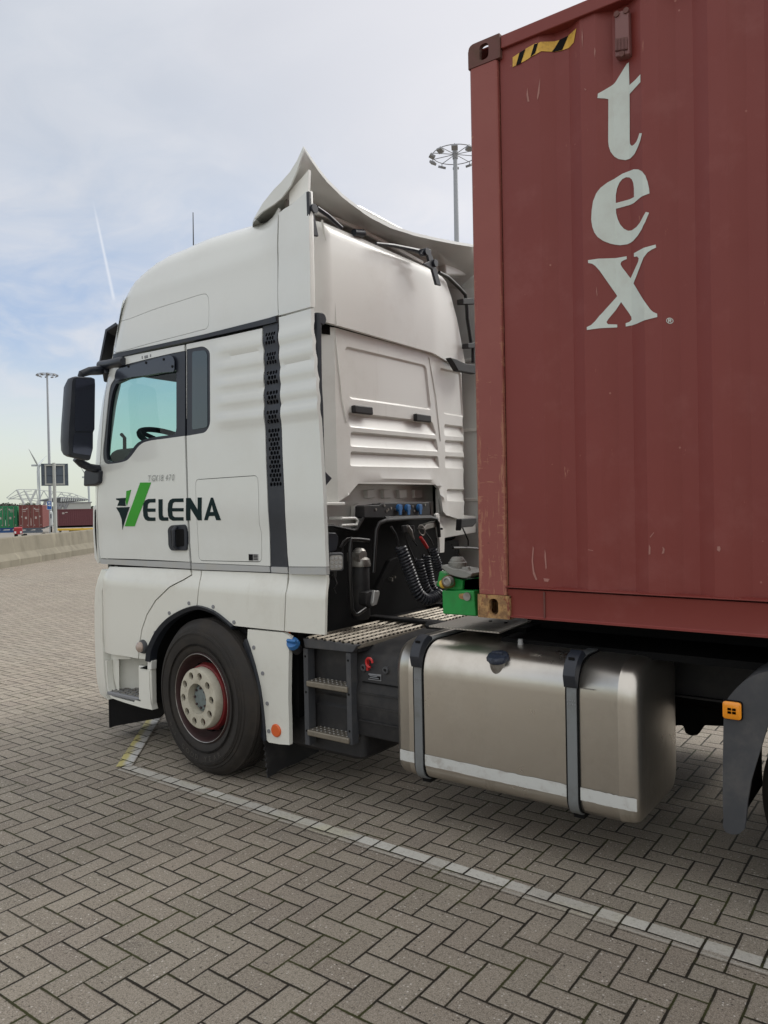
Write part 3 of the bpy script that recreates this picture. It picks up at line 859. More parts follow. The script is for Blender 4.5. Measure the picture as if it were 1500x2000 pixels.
def distant_containers():
    t, C, v, s_, z0 = far_container(60.8, 96, 34, 987, 1031, math.radians(-5), 'fcred', 'brown-red container with its doors towards the yard, beside the green one', 'container')
    flat_trailer(C, v, s_, z0, 'signback', 'grey container trailer under the brown-red container')
    t, C, v, s_, z0 = far_container(11, 98, 34, 989, 1031, math.radians(-2), 'fcgreen', 'green container with white markings at the left edge of the picture', 'container')
    flat_trailer(C, v, s_, z0, 'trblue', 'blue container trailer under the green container')
    # plum container seen side-on
    D = 118; a = far(114, 1027, D); z0 = a[2]; z1_ = far(114, 995.5, D)[2]
    v = Vector((a[0], a[1], 0)).normalized(); s_ = Vector((v.y, -v.x, 0)); s_ = Matrix.Rotation(math.radians(8), 3, 'Z') @ s_; w = Vector((-s_.y, s_.x, 0)); up = Vector((0, 0, 1))
    t = thing('shipping_container', (a[0], a[1], z0), 'dark plum container seen side-on beyond the sign board', 'container', 'distant shipping containers')
    A = Vector(a); L = 12.19; mb = MB(); B = A+s_*L
    corr(mb, (A.x, A.y), (B.x, B.y), z0+.12, z1_-.08, .04, .28, (w.x, w.y)); A2 = A+w*2.44; B2 = B+w*2.44
    corr(mb, (A2.x, A2.y), (B2.x, B2.y), z0+.12, z1_-.08, .04, .28, (-w.x, -w.y))
    mb.build('side_wall', 'fcplum', t)
    H = z1_-z0; mb = MB()
    for e in (0.06, L-.06):
        for k in (0.06, 2.38): mb.obox(A+s_*e+w*k+up*H/2, s_*.08, w*.07, up*H/2)
        mb.obox(A+s_*e+w*1.22+up*H/2, s_*.02, w*1.15, up*(H/2-.05))
    for zz in (.06, H-.04):
        for k in (.03, 2.41): mb.obox(A+s_*L/2+w*k+up*zz, s_*L/2, w*.05, up*.08)
    mb.obox(A+s_*L/2+w*1.22+up*(H-.02), s_*L/2, w*1.2, up*.02)
    mb.build('corner_frame', 'fcplum', t)
    mb = MB(); f = A-w*.012
    for q, r in ((.62, .80), (.62, .74), (1.0, .82)): mb.obox(f+s_*q*1.1+up*H*r, s_*.16, w*.004, up*.05)
    mb.build('marking', 'fcmark', t)
    zg = -2.15; t2 = thing('container_trailer', (a[0], a[1], zg), 'dark trailer with landing legs under the plum container', 'trailer', 'distant container trailers')
    mb = MB()
    for k in (.7, 1.7): mb.obox(A+s_*L/2+w*k+up*-.17, s_*L/2, w*.06, up*.15)
    for q in (.2, 3.4, 7, 11.5): mb.obox(A+s_*q+w*1.22+up*-.1, s_*.1, w*1.2, up*.09)
    mb.build('chassis', 'deep', t2)
    mb = MB()
    for q in (2.2, 3.5, 9.5):
        for k in (.35, 2.1): c = Vector((A.x, A.y, zg+.5))+s_*q+w*k; mb.cyl(c-w*.15, c+w*.15, .5, .5, 16)
    mb.build('wheel_set', 'rubber', t2)
    # red lorry rear between the two trailers
    c = far(35.5, 1043, 84); v = Vector((c[0], c[1], 0)).normalized(); s_ = Vector((v.y, -v.x, 0))
    z_a, z_b = far(35, 1030, 84)[2], far(35, 1043, 84)[2]
    t = thing('tractor_unit', (c[0], c[1], -2.15), 'small bright red vehicle rear low between the two trailers', 'truck')
    MB().obox(Vector((c[0], c[1], (z_a+z_b)/2)), s_*.38, v*1.5, up*(z_a-z_b)/2).build('body', 'trred', t, bevel=.08)
    mb = MB()
    for k in (-.25, .25): mb.obox(Vector((c[0], c[1], z_b+.2))+s_*k-v*1.52, s_*.08, v*.02, up*.1)
    mb.build('tail_lamp', 'signwhite', t)
    mb = MB()
    for q in (-1, 1): cc = Vector((c[0], c[1], -1.75))+v*q; mb.cyl(cc-s_*.34, cc+s_*.34, .4, .4, 14)
    mb.build('wheel_set', 'rubber', t)
    # pale tank lorry between canopy legs
    c = far(89, 1014, 140); v = Vector((c[0], c[1], 0)).normalized(); s_ = Vector((v.y, -v.x, 0))
    t = thing('parked_truck', (c[0], c[1], -2.15), 'pale parked lorry seen between the canopy legs', 'truck')
    MB().obox(Vector((c[0], c[1], .1)), s_*1.1, v*3, up*1.2).build('body', 'canopy', t, bevel=.2)
    mb = MB().obox(Vector((c[0], c[1], .5))-v*3.02, s_*.9, v*.02, up*.35); mb.build('rear_window', 'signback', t)
    mb = MB()
    for k in (-.8, .8): cc = Vector((c[0], c[1], -1.65))-v*2+s_*k; mb.cyl(cc-s_*.15, cc+s_*.15, .5, .5, 14)
    mb.build('wheel_set', 'rubber', t)


distant_containers()


def canopy():
    D = 190.0
    c = far(100, 1000, D); t = thing('station_canopy', (c[0], c[1], -2.15), 'white truss canopy with a dark sloping underside and splayed legs', 'canopy')
    q = lambda x, y, dd=0: Vector(far(x/7.5, 880+y/7.5, D+dd))
    mb = MB()
    # dark folded roof blade
    top = [q(560, 738), q(905, 690), q(1310, 722)]; bot = [q(560, 748), q(900, 770), q(1310, 730)]
    poly = [q(560, 740), q(700, 712), q(905, 690), q(1310, 722), q(1240, 738), q(900, 770), q(820, 760)]
    bk = [p+Vector((c[0], c[1], 0)).normalized()*14+Vector((0, 0, .4)) for p in poly]
    mb.loft([poly, bk]); mb.build('roof', 'canopyd', t)
    mb = MB()
    for k in range(12):
        a = q(905+k*32, 690+k*3.0, -1); b = q(895+k*32, 748-k*1.5, -1); mb.beam(a, b, .25, .25)
    mb.build('roof_fin', 'canopy', t)
    mb = MB(); r = .10
    def ln(a, b, rr=r, d1=0, d2=0): mb.tube([q(*a, d1), q(*b, d2)], rr, 6)
    for a, b in (((95, 693), (250, 570)), ((250, 570), (530, 570)), ((530, 570), (640, 585)), ((640, 585), (1050, 625)), ((1050, 625), (1300, 715)),
                 ((95, 693), (560, 742)), ((250, 570), (330, 740)), ((350, 575), (430, 740)), ((530, 570), (455, 745)), ((530, 570), (560, 740)),
                 ((640, 585), (570, 735)), ((640, 585), (720, 715)), ((780, 600), (720, 715)), ((780, 600), (830, 700)), ((900, 612), (830, 700)), ((900, 612), (960, 695)),
                 ((1050, 625), (960, 695)), ((130, 700), (350, 600)), ((350, 600), (470, 590)), ((1000, 620), (1060, 700)), ((1120, 650), (1160, 708)), ((1120, 650), (1060, 700)),
                 ((150, 710), (560, 700)), ((880, 640), (1280, 715)), ((120, 720), (330, 650)), ((330, 650), (520, 640))):
        ln(a, b, .12 if a[1] < 600 and b[1] > 700 else .09)
    for a, b in (((250, 575), (355, 790)), ((365, 590), (465, 790)), ((530, 575), (440, 760)), ((560, 735), (540, 795))): ln(a, b, .26)
    mb.build('roof_truss', 'canopy', t)
    for pts in (((665, 745), (625, 870)), ((625, 870), (700, 1060)), ((835, 770), (870, 860)), ((920, 770), (870, 860)), ((920, 770), (965, 860)), ((1000, 765), (950, 862)),
                ((730, 880), (800, 1050)), ((860, 780), (745, 1060))):
        mb = MB(); mb.tube([q(*pts[0]), q(*pts[1])], .32, 8); mb.build('leg', 'galvd', t)
    # low building behind
    b0 = far(143, 994, 230); v = Vector((b0[0], b0[1], 0)).normalized(); s_ = Vector((v.y, -v.x, 0))
    t2 = thing('service_building', (b0[0], b0[1], -2.15), 'low pale flat-roofed building under the canopy edge', 'building')
    h = far(143, 982.5, 230)[2]
    MB().obox((b0[0], b0[1], (h-2.15)/2), s_*4.5, v*5, Vector((0, 0, (h+2.15)/2))).build('wall', 'signpost', t2)
    MB().obox((b0[0], b0[1], h+.12), s_*4.8, v*5.3, Vector((0, 0, .12))).build('roof', 'galvd', t2)


canopy()


def guard_rail():
    a = far(112, 1034.5, 62); b = far(200, 1033, 62); A, B = Vector(a), Vector(b); d = (B-A).normalized(); n = int((B-A).length/2)+3
    t = thing('guard_rail', (a[0], a[1], -2.15), 'yellow guard rail on short posts behind the barrier', 'guard rail')
    MB().beam(A, A+d*n*2, .06, .16).build('rail', 'yellow', t, bevel=.02)
    for i in range(n):
        p = A+d*(i*2+.2); MB().beam((p.x, p.y, -2.15), (p.x, p.y, p.z-.08), .12, .12).build('post', 'bark', t)


guard_rail()


def wood():
    rnd = random.Random(3); vs = []; fs = []; mb = MB()
    for i in range(150):
        px = rnd.uniform(-260, 260); D = rnd.uniform(300, 420); prof = 1.0 if px < 75 else .62
        H = prof*(3.3+1.5*math.sin(px*.13)*.25+rnd.uniform(-.3, .4))*D/380*1.25; c = far(px, 992, D)
        mb.tube([(c[0], c[1], -2.15), (c[0], c[1], H*.6)], [.3, .1], 5)
        for k in range(260):
            a = rnd.uniform(0, 6.28); r = 5.5*rnd.random()**.5; zz = -2.1+(H+2.1)*rnd.random()**.7*(1-.3*(r/5.5)**2)
            p = Vector((c[0]+r*math.cos(a), c[1]+r*math.sin(a), zz)); u_ = Vector((rnd.gauss(0, 1), rnd.gauss(0, 1), rnd.gauss(0, 1))).normalized()*rnd.uniform(.3, .7)
            w_ = u_.cross(Vector((rnd.gauss(0, 1), rnd.gauss(0, 1), rnd.gauss(0, 1)))).normalized()*.5
            o = len(vs); vs += [p+u_, p+w_, p-u_]; fs.append((o, o+1, o+2))
    mb.add(vs, fs); o = mb.build('distant_wood', 'leaf')
    tag(o, 'low grey-green belt of far-off trees beyond the containers', 'wood', kind='stuff')


wood()


# ------------------------------------------------------------------ text outlines
def glyphs(txt, size):
    """flat text as a list of (verts, faces) in 2D, lower-left origin"""
    cu = bpy.data.curves.new('lettering', 'FONT'); cu.body = txt; cu.size = size; cu.resolution_u = 3
    ob = bpy.data.objects.new('lettering', cu); me = bpy.data.meshes.new_from_object(ob)
    vs = [(v.co.x, v.co.y) for v in me.vertices]; fs = [tuple(p.vertices) for p in me.polygons]
    bpy.data.meshes.remove(me); bpy.data.objects.remove(ob); bpy.data.curves.remove(cu)
    return vs, fs


# ------------------------------------------------------------------ the tractor unit
TR = thing('semi_truck', (-3.9, 4.62, 0), 'white tractor unit with green and black lettering on its door, parked at the white line', 'truck')


def pjx(x, y, z):
    v = np.array([x, y, z])-EYE; return 750+FPX*(v@_R)/(v@_f)


def cab_side():
    # --- door
    door = tr([(217.5, 702), (240, 697.5), (300, 685.5), (360, 673.5), (360.5, 760), (360.5, 850), (364, 960), (365.5, 1010), (367, 1060), (370.5, 1097.5),
               (320, 1094.5), (262, 1092), (196.5, 1090), (192, 1050), (190.5, 1000), (191, 965), (196, 910), (199, 870), (203, 800), (211, 740)])
    win = curve(tr(zw([(330, 345), (270, 500), (215, 610), (180, 900), (150, 1200), (130, 1400), (155, 1525), (250, 1535), (400, 1505), (470, 1450), (580, 1310), (690, 1258),
               (900, 1228), (1129, 1196)])), 4) + tr(zw([(1129, 157)])) + tr(zw([(990, 183), (660, 260)]))
    d = side_panel('door', 'white', TR, door, [win], step=.04)
    inner = curve(tr(zw([(285, 560), (240, 680), (205, 900), (180, 1200), (168, 1400), (190, 1500), (260, 1512), (385, 1482), (440, 1420), (520, 1310), (580, 1262), (690, 1222),
                 (860, 1195), (985, 1180), (1012, 1150), (1022, 1100)])), 4) + tr(zw([(1022, 420), (1020, 390), (700, 450), (420, 500)]))
    side_panel('window_frame', 'frame', d, inset(win, .001), [inner], off=.004, thick=.03, step=.05)
    mb = MB(); o2 = inset(inner, -.012)
    vs, fs = cdt(o2, (), .08); mb.add([(x, S(x, z)+.022, z) for x, z in vs], fs); mb.build('window_glass', 'glass', d)
    # rain deflector over the glass
    defl = tr(zw([(318, 385), (640, 300), (950, 212), (1000, 225), (1022, 275), (1022, 415), (860, 425), (700, 455), (500, 480), (300, 530), (292, 470)]))
    side_panel('rain_deflector', 'smoke', d, arcfil(defl, .02), off=-.014, thick=.006, step=.05)
    for p in ((465, 352), (680, 307), (895, 265), (1000, 352)):
        x, z = tr(zw([p]))[0]; MB().cyl((x, S(x, z)-.018, z), (x, S(x, z)-.01, z), .009, .009, 10).build('stud', 'deep', d)
    for p, w in (((612, 238), .006), ((660, 230), .020), ((713, 215), .006)):
        x, z = tr(zw([p]))[0]; MB().box((x-w, S(x, z)-.003, z-.010), (x+w, S(x, z)+.004, z+.010)).build('emblem', 'galvd', d, bevel=.003)
    # handle recess and grip
    hp = tr(z2([(480, 400), (500, 378), (580, 373), (590, 400), (592, 500), (590, 525), (500, 525), (485, 500)]))
    h = side_panel('handle', 'navy', d, arcfil(hp, .018), off=-.012, thick=.016, step=.04)
    hp2 = tr(z2([(498, 405), (575, 398), (578, 500), (505, 505)]))
    mb = MB(); sheet(mb, arcfil(hp2, .012), (), lambda x, z: (x, S(x, z)-.0135, z), (0, .004, 0), .05); mb.build('handle_recess', 'deep', h)
    a = tr(z2([(534, 388)]))[0]; b = tr(z2([(538, 515)]))[0]
    MB().tube([(a[0], S(*a)-.018, a[1]), (a[0], S(*a)-.04, a[1]-.02), (b[0], S(*b)-.04, b[1]+.02), (b[0], S(*b)-.018, b[1])], .013, 8).build('grip', 'navy', h)
    # door badge
    for i, (ch, px) in enumerate(zip('TGX 18.470', (292, 299, 305, 0, 312.5, 317.5, 321.7, 326.5, 332.5, 339))):
        if ch == ' ': continue
        vs, fs = glyphs(ch, .062); x, z = tr([(px-3, 940.5-.04*(px-292))])[0]
        mb = MB(); n = len(vs)
        P = [(x+p[0]*.80+p[1]*.22, z+p[1]*1.0) for p in vs]
        mb.add([(p[0], S(*p)-.005, p[1]) for p in P], fs); mb.build('badge_letter', 'chrome', d)
    # logo, all polygons traced on the panel surface
    def logo(poly, m, par, holes=()):
        mb = MB(); sheet(mb, tr(poly), [tr(q) for q in holes], lambda x, z: (x, S(x, z)-.0025, z), (0, .0012, 0), .05); mb.build('logo_letter', m, par)
    logo(z1([(757, 1078), (822, 1074), (816, 1100), (820, 1128), (765, 1126), (778, 1094), (757, 1086)]), 'logo_dk', d)
    logo(z1([(757, 1137), (846, 1134), (815, 1225), (798, 1282), (794, 1215), (778, 1172)]), 'logo_dk', d)
    logo(z1([(824, 1030), (855, 1022), (842, 1075), (827, 1128), (819, 1100), (822, 1070)]), 'logo_gr', d)
    logo(z1([(914, 975), (985, 974), (932, 1120), (878, 1260), (813, 1260), (862, 1120)]), 'logo_gr', d)
    def E(x0, x1, y0, y1):
        ym = (y0+y1)/2+2
        return z1([(x1, y0), (x0+32, y0+2), (x0+14, y0+12), (x0+3, y0+34), (x0, ym), (x0+3, y1-32), (x0+14, y1-10), (x0+32, y1), (x1, y1), (x1, y1-23), (x0+45, y1-23), (x0+33, y1-32),
                   (x0+29, ym+11), (x1, ym+11), (x1, ym-11), (x0+29, ym-11), (x0+33, y0+34), (x0+45, y0+25), (x1, y0+25)])
    logo(E(932, 1013, 1080, 1225), 'logo_dk', d)
    logo(z1([(1033, 1084), (1060, 1083), (1060, 1188), (1068, 1201), (1097, 1201), (1097, 1224), (1055, 1224), (1040, 1216), (1035, 1200)]), 'logo_dk', d)
    logo(E(1093, 1196, 1077, 1223), 'logo_dk', d)
    # --- sleeper side with window and hatch
    pan = tr([(364, 672.5), (440, 657), (512, 641), (514, 700), (515.5, 790), (519, 900), (521, 948), (524, 1010), (526.5, 1060), (527.5, 1105.5),
              (470, 1103), (374.5, 1099), (371.5, 1060), (369, 1010), (367.5, 960), (364.5, 850), (364, 760)])
    wn = arcfil(tr(zw([(1152, 140), (1360, 98), (1437, 160), (1441, 1060), (1385, 1155), (1152, 1196)])), [.005, .06, .03, .05, .05, .005])
    hat = arcfil(tr(z2([(637, 112), (998, 88), (1005, 200), (1009, 380), (1021, 420), (1022, 591), (658, 583), (650, 440), (641, 300)])), [.03, .03, 0, .02, .02, .03, .03, .03, 0])
    sp = side_panel('sleeper_panel', 'white', TR, pan, [wn, inset(hat, -.004)], step=.028)
    side_panel('side_window', 'frame', sp, inset(wn, .001), (), off=.003, thick=.02, step=.06)
    gl = arcfil(tr(zw([(1222, 165), (1380, 150), (1405, 200), (1408, 1090), (1220, 1122)])), .02)
    side_panel('side_window_glass', 'dkglass', sp, gl, (), off=-.001, thick=.004, step=.06)
    ht = side_panel('storage_hatch', 'white', sp, hat, (), step=.04)
    x, z = tr(z2([(978, 566)]))[0]
    MB().box((x-.045, S(x, z)-.003, z-.022), (x+.04, S(x, z)+.002, z+.022)).build('sticker', 'screen', ht)
    mb = MB().box((x-.042, S(x, z)-.005, z-.019), (x-.006, S(x, z)-.002, z+.019))
    for k in range(4): mb.box((x+.0, S(x, z)-.005, z-.014+k*.009), (x+.036, S(x, z)-.002, z-.009+k*.009))
    mb.build('sticker_print', 'deep', ht)
    logo(z1([(1213, 1075), (1241, 1075), (1288, 1152), (1288, 1072), (1315, 1072), (1315, 1221), (1290, 1221), (1241, 1142), (1241, 1222), (1213, 1222)]), 'logo_dk', sp)
    logo(z1([(1374, 1073), (1388, 1073), (1440, 1220), (1409, 1220), (1399, 1192), (1362, 1193), (1353, 1220), (1330, 1220)]), 'logo_dk', sp, [z1([(1380, 1118), (1391, 1166), (1368, 1167)])])
    # --- black strip and honeycomb grille
    st = tr([(222.5, 693), (300, 676), (400, 654), (540, 617.5), (541, 627), (541, 629), (512, 636), (400, 661), (300, 682), (223, 702)])
    side_panel('waist_trim', 'navy', TR, st, (), off=-.010, thick=.03, step=.06)
    gr = tr([(513, 636.5), (541.5, 629.5), (543, 680), (545, 733), (548.5, 830), (550.6, 887), (555, 980), (557.7, 1040), (560, 1080), (562.5, 1121), (528.5, 1118),
             (527, 1060), (524.5, 1010), (521.8, 948), (519.8, 900), (516.3, 790), (514.8, 700)])
    A = np.array(gr); holes = []
    rows = [(2.815, 2.735), (2.655, 2.555), (2.515, 2.43), (2.385, 2.28), (2.235, 2.135), (2.085, 1.72)]
    rows = []
    for ya, yb in ((222, 300), (350, 428), (468, 558), (595, 685), (720, 808), (838, 1208)):
        _, za = tr(z4([(95, ya)]))[0]; _, zb = tr(z4([(100, yb)]))[0]; rows.append((za, zb))
    rr = .0125; dz = .0265
    for za, zb in rows:
        n = max(2, int(round((za-zb)/dz))); k = 0
        for i in range(n):
            z = za-(i+.5)*(za-zb)/n
            xs = [x for x, zz in gr if abs(zz-z) < .12]; 
            sec = []
            for j in range(len(gr)):
                (xa, z_a), (xb, z_b) = gr[j-1], gr[j]
                if (z_a-z)*(z_b-z) < 0: sec.append(xa+(xb-xa)*(z-z_a)/(z_b-z_a))
            if len(sec) < 2: continue
            l, r_ = min(sec), max(sec); w = (r_-l-.035)/4
            for q in range(4 if i % 2 == 0 else 3):
                cx = l+.0175+w*(q+.5+(0 if i % 2 == 0 else .5))
                holes.append([(cx+w*.45*math.cos(t), z+.0138*math.sin(t)) for t in [math.pi/6+math.pi/3*s for s in range(6)]])
    side_panel('vent_grille', 'navy', TR, gr, holes, off=.004, thick=.012, step=.06)
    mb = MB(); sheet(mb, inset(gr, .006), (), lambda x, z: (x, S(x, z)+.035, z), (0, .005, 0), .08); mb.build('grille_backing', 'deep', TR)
    # --- rear side deflectors
    lo = tr([(544.5, 619.5), (560, 616), (607.4, 602.5), (608, 625), (611, 665), (618, 764), (623, 825), (627, 887), (632, 979), (635, 1060), (637, 1107), (564, 1106.5), (561.5, 1080), (559.3, 1040),
             (556.5, 980), (552, 887), (550, 830), (546.5, 733)])
    dl = side_panel('side_deflector', 'white', TR, lo, (), thick=.028, step=.026)
    up = tr([(545, 416.5), (554, 408.5), (570, 399), (590, 381), (596, 375), (602, 373), (604, 450), (605.5, 540), (606.5, 599), (575, 608), (544.5, 616), (543, 560), (544, 500)])
    side_panel('upper_deflector', 'white', TR, up, (), thick=.03, step=.04)
    # rear flange and fin of the deflector
    mb = MB(); e = [hit(602, 372, S), hit(604, 450, S), hit(606.5, 599, S)]
    mb.loft([[(x, S(x, z), z) for x, z in e], [(x+.008, S(x, z)+.02, z) for x, z in e], [(x+.006, S(x, z)+.032, z) for x, z in e]], close=False)
    mb.build('deflector_flange', 'cream', TR)
    fn = [at(*p, Y=3.46) for p in ((603, 331), (601.5, 374), (565, 402), (565, 374), (585, 352))]
    MB().prism(fn, (0, .02, 0)).build('deflector_fin', 'cream', TR)
    # --- silver rub strip, one piece per panel
    for L in ([(196.5, 1091.5), (372, 1098.5), (372.5, 1111), (197.5, 1101)], [(374.8, 1100), (526.5, 1106.5), (528, 1117.5), (375, 1112)],
              [(530, 1107), (561.5, 1108), (562.5, 1120), (530.5, 1118)], [(564.5, 1108), (637, 1108), (638, 1122.5), (565, 1121)]):
        side_panel('sill_strip', 'silver', TR, tr(L), (), off=-.003, thick=.03, step=.06)


cab_side()


def cab_roof():
    xr = min(np.linspace(-3.5, -3.1, 160), key=lambda x: abs(pjx(x, S(x, ztop(x)), ztop(x))-543.6)); pts = [(x, ztop(x)-.001) for x in np.linspace(-4.985, xr, 40)]
    bl = tr([(222.5, 691.5)])[0]; fr = [(-5.05, 2.95), (-5.035, 3.03), (-5.01, 3.12)]
    out = [tr([(543, 615.5)])[0]] + tr([(400, 652.5), (300, 674.5)]) + [bl] + [p for p in fr if p[1] > bl[1]+.02] + pts
    hat = arcfil(tr([(221, 688.5), (226, 640), (232, 630), (300, 602), (400, 574), (408, 578), (408, 640), (400, 645), (300, 668), (240, 684)]), .02)
    hat = curve(tr([(222, 680), (225, 650), (230, 633), (250, 624), (300, 605), (350, 589), (393, 575.5), (404, 577), (407.5, 590), (407.5, 625), (404, 640), (390, 645), (340, 658), (290, 671), (235, 686.5), (224, 687)]), 4, True)
    side_panel('roof_panel', 'white', TR, out, [inset(hat, -.003)], thick=.02, step=.035)
    side_panel('roof_hatch', 'white', TR, hat, (), thick=.02, step=.05)
    # closed roof, both longitudinal edges rounded, and the far side
    xs = [-5.04]+list(np.linspace(-4.985, -3.32, 24))
    rings = []
    for x in xs:
        z = ztop(x); y0 = S(x, z-.001); row = []
        for k in range(17):
            t = k/16; y = y0+(9.24-2*y0)*t; e = min(t, 1-t)*2; row.append((x, y, z-.001+.10*math.sin(e*math.pi/2)*(1 if x > -5 else .5)))
        rings.append(row)
    MB().loft(rings, close=False).build('roof', 'white', TR)
    # far side wall (upper), with its own window opening, seen only through glass
    o = [(-3.16, 1.34), (-3.16, 2.9), (-3.2, ztop(-3.2)), (-4.4, ztop(-4.4)), (-4.88, 3.36), (-5.03, 2.95), (-5.10, 2.6), (-5.27, 2.0), (-5.27, 1.34)]
    hw = arcfil([(-4.16, 1.98), (-4.16, 2.72), (-4.98, 2.72), (-5.12, 2.45), (-5.16, 2.0), (-4.85, 1.95)], .05)
    mb = MB(); sheet(mb, o, [hw], lambda x, z: (x, 9.24-S(x, z), z), (0, -.03, 0), .08); mb.build('far_side_panel', 'white', TR)
    mb = MB(); vs, fs = cdt(inset(hw, -.01), (), .2); mb.add([(x, 9.24-S(x, z)-.015, z) for x, z in vs], fs); mb.build('far_window', 'glass', TR)


cab_roof()


def cab_front():
    """front skin from the near silhouette round to the far one, windscreen left open"""
    zs = [1.34, 1.5, 1.7, 1.9, 2.0, 2.15, 2.3, 2.45, 2.6, 2.7, 2.78, 2.86, 2.95, 3.05, 3.12, 3.20, 3.30]
    def X0(z): return interp(z, X0T)
    def row(z, us):
        r = []
        for u in us:
            yy = -u*1.22; dx = .42*math.sqrt(max(0, 1-abs(u)**4)); r.append((X0(z)-dx, 4.62+yy, z))
        return r
    def uu(dx): return (1-(dx/.42)**2)**.25
    def band(name, m, za, zb, ua, ub, n=10, off=0):
        zz = [za]+[z for z in zs if za < z < zb]+[zb]; us = np.linspace(ua, ub, n)
        mb = MB(); R1 = [row(z, us) for z in zz]; mb.loft(R1, close=False)
        R2 = [[(p[0]+.03, p[1]+(.02 if p[1] < 4.62 else -.02), p[2]) for p in r] for r in R1]; mb.loft(R2, close=False)
        return mb.build(name, m, TR, sharp=40)
    # near pillar from the door edge round the corner
    mb = MB(); zz = np.linspace(1.35, 2.93, 34); rows = []; 
    def de(z):     # door leading edge, measured as depth round the corner
        return None
    lead = tr([(196.5, 1090), (192, 1050), (190.5, 1000), (191, 965), (196, 910), (199, 870), (203, 800), (211, 740), (217.5, 702)])
    lead = sorted([(z, x) for x, z in lead])
    for z in zz:
        xl = float(np.interp(z, [a for a, b in lead], [b for a, b in lead])); dxl = max(0.0, X0(z)-xl)+.012
        us = np.linspace(uu(dxl) if dxl < .41 else .5, .80, 14); r = []
        for u in us: r.append((X0(z)-.42*math.sqrt(max(0, 1-u**4)), 4.62-u*1.22, z))
        rows.append([(r[0][0]+.003, r[0][1]+.02, z)]+r)
    mb.loft(rows, close=False); mb.loft([[(p[0]+.035, p[1]+.012, p[2]) for p in r] for r in rows], close=False); mb.build('front_pillar', 'white', TR)
    band('front_pillar', 'white', 1.35, 2.93, -.80, -.99, 8)
    band('front_panel', 'white', 1.34, 1.98, .80, -.80, 18)
    band('windscreen_header', 'interior', 2.86, 2.95, .80, -.80, 18)
    g = MB(); R_ = [row(z, np.linspace(.80, -.80, 20)) for z in (1.98, 2.15, 2.3, 2.45, 2.6, 2.7, 2.78, 2.86)]; g.loft(R_, close=False)
    w = g.build('windscreen', 'wind', TR)
    band('roof_front', 'white', 2.93, 3.30, .99, -.99, 30)
    # sun visor across the top of the windscreen
    mb = MB(); ra = []
    for u in np.linspace(.93, -.93, 30):
        y = 4.62-u*1.22; dx = .42*math.sqrt(1-abs(u)**4)
        ra.append([(X0(3.12)-dx-.02, y, 3.14), (X0(3.1)-dx-.12, y-.02*u, 3.10), (X0(2.86)-dx-.15, y-.02*u, 2.84), (X0(2.86)-dx-.13, y-.02*u, 2.84), (X0(3.1)-dx-.10, y-.02*u, 3.085), (X0(3.12)-dx, y, 3.12)])
    mb.loft(ra); mb.build('sun_visor', 'navy', TR)
    # corner air guide below the mirror: slot beside the door
    mb = MB(); lp = [at(*p, Y=3.52) for p in ((181, 990), (188, 985), (189.5, 1020), (192, 1075), (196, 1098), (191, 1101), (184, 1090), (181, 1040))]
    mb.prism(lp, (0, .05, 0)); g = mb.build('corner_air_guide', 'white', TR, bevel=.008)
    lp = [at(*p, Y=3.512) for p in ((184.5, 997), (187.5, 994), (188.5, 1030), (190.5, 1068), (193.5, 1090), (190, 1092), (186.3, 1060), (184.5, 1030))]
    mb = MB(); mb.prism(lp, (0, .02, 0)); mb.build('air_slot', 'deep', g)


cab_front()


def interior():
    MB().box((-5.36, 3.62, 1.75), (-4.85, 5.65, 2.06)).build('dashboard', 'interior', TR, bevel=.06, seg=3)
    MB().box((-5.32, 3.57, 1.9), (-5.00, 4.36, 2.215)).build('instrument_hood', 'interior', TR, bevel=.09, seg=4)
    MB().box((-5.2, 3.50, 1.3), (-3.42, 5.75, 1.42)).build('cab_floor', 'interior', TR)
    MB().box((-4.1, 3.50, 1.42), (-3.42, 5.75, 2.0)).build('bunk', 'seat', TR, bevel=.05)
    MB().box((-5.0, 3.47, 1.42), (-4.15, 3.5, 1.95)).build('door_lining', 'interior', TR)
    MB().box((-4.98, 3.52, 2.84), (-3.2, 5.70, 2.89)).build('headliner', 'interior', TR)
    MB().box((-4.1, 3.46, 2.0), (-4.06, 5.75, 2.84)).build('bunk_curtain', 'interior', TR)
    for y in (4.05, 5.2):
        s = MB().box((-4.7, y-.25, 1.75), (-4.2, y+.25, 1.9)).build('seat', 'seat', TR, bevel=.05)
        MB().box((-4.3, y-.23, 1.85), (-4.16, y+.23, 2.62)).build('seat_back', 'seat', s, bevel=.05)
    # steering wheel: rim, spokes, column
    c = Vector((-4.92, 3.88, 2.27)); ax = Vector((.45, 0, .89)).normalized(); e1 = Vector((0, 1, 0)); e2 = ax.cross(e1)
    mb = MB(); R = .23
    mb.tube([c+(e1*math.cos(a)+e2*math.sin(a))*R for a in [2*math.pi*i/40 for i in range(41)]], .022, 8)
    w = mb.build('steering_wheel', 'seat', TR)
    mb = MB()
    for a in (.5, math.pi*.75, math.pi*1.5, ): mb.beam(c+ax*-.03, c+(e1*math.cos(a)+e2*math.sin(a))*R, .05, .03)
    mb.cyl(c-ax*.05, c, .07, .06, 16); mb.cyl(c-ax*.35, c-ax*.05, .035, .035, 10); mb.build('wheel_spoke', 'seat', w)
    # grab handle at the windscreen pillar
    a, b = Vector((-5.18, 3.66, 2.30)), Vector((-5.16, 3.64, 1.98))
    MB().tube([a+Vector((-.04, .0, .03)), a, b, b+Vector((-.04, 0, -.03))], .014, 8).build('grab_handle', 'seat', TR)


interior()


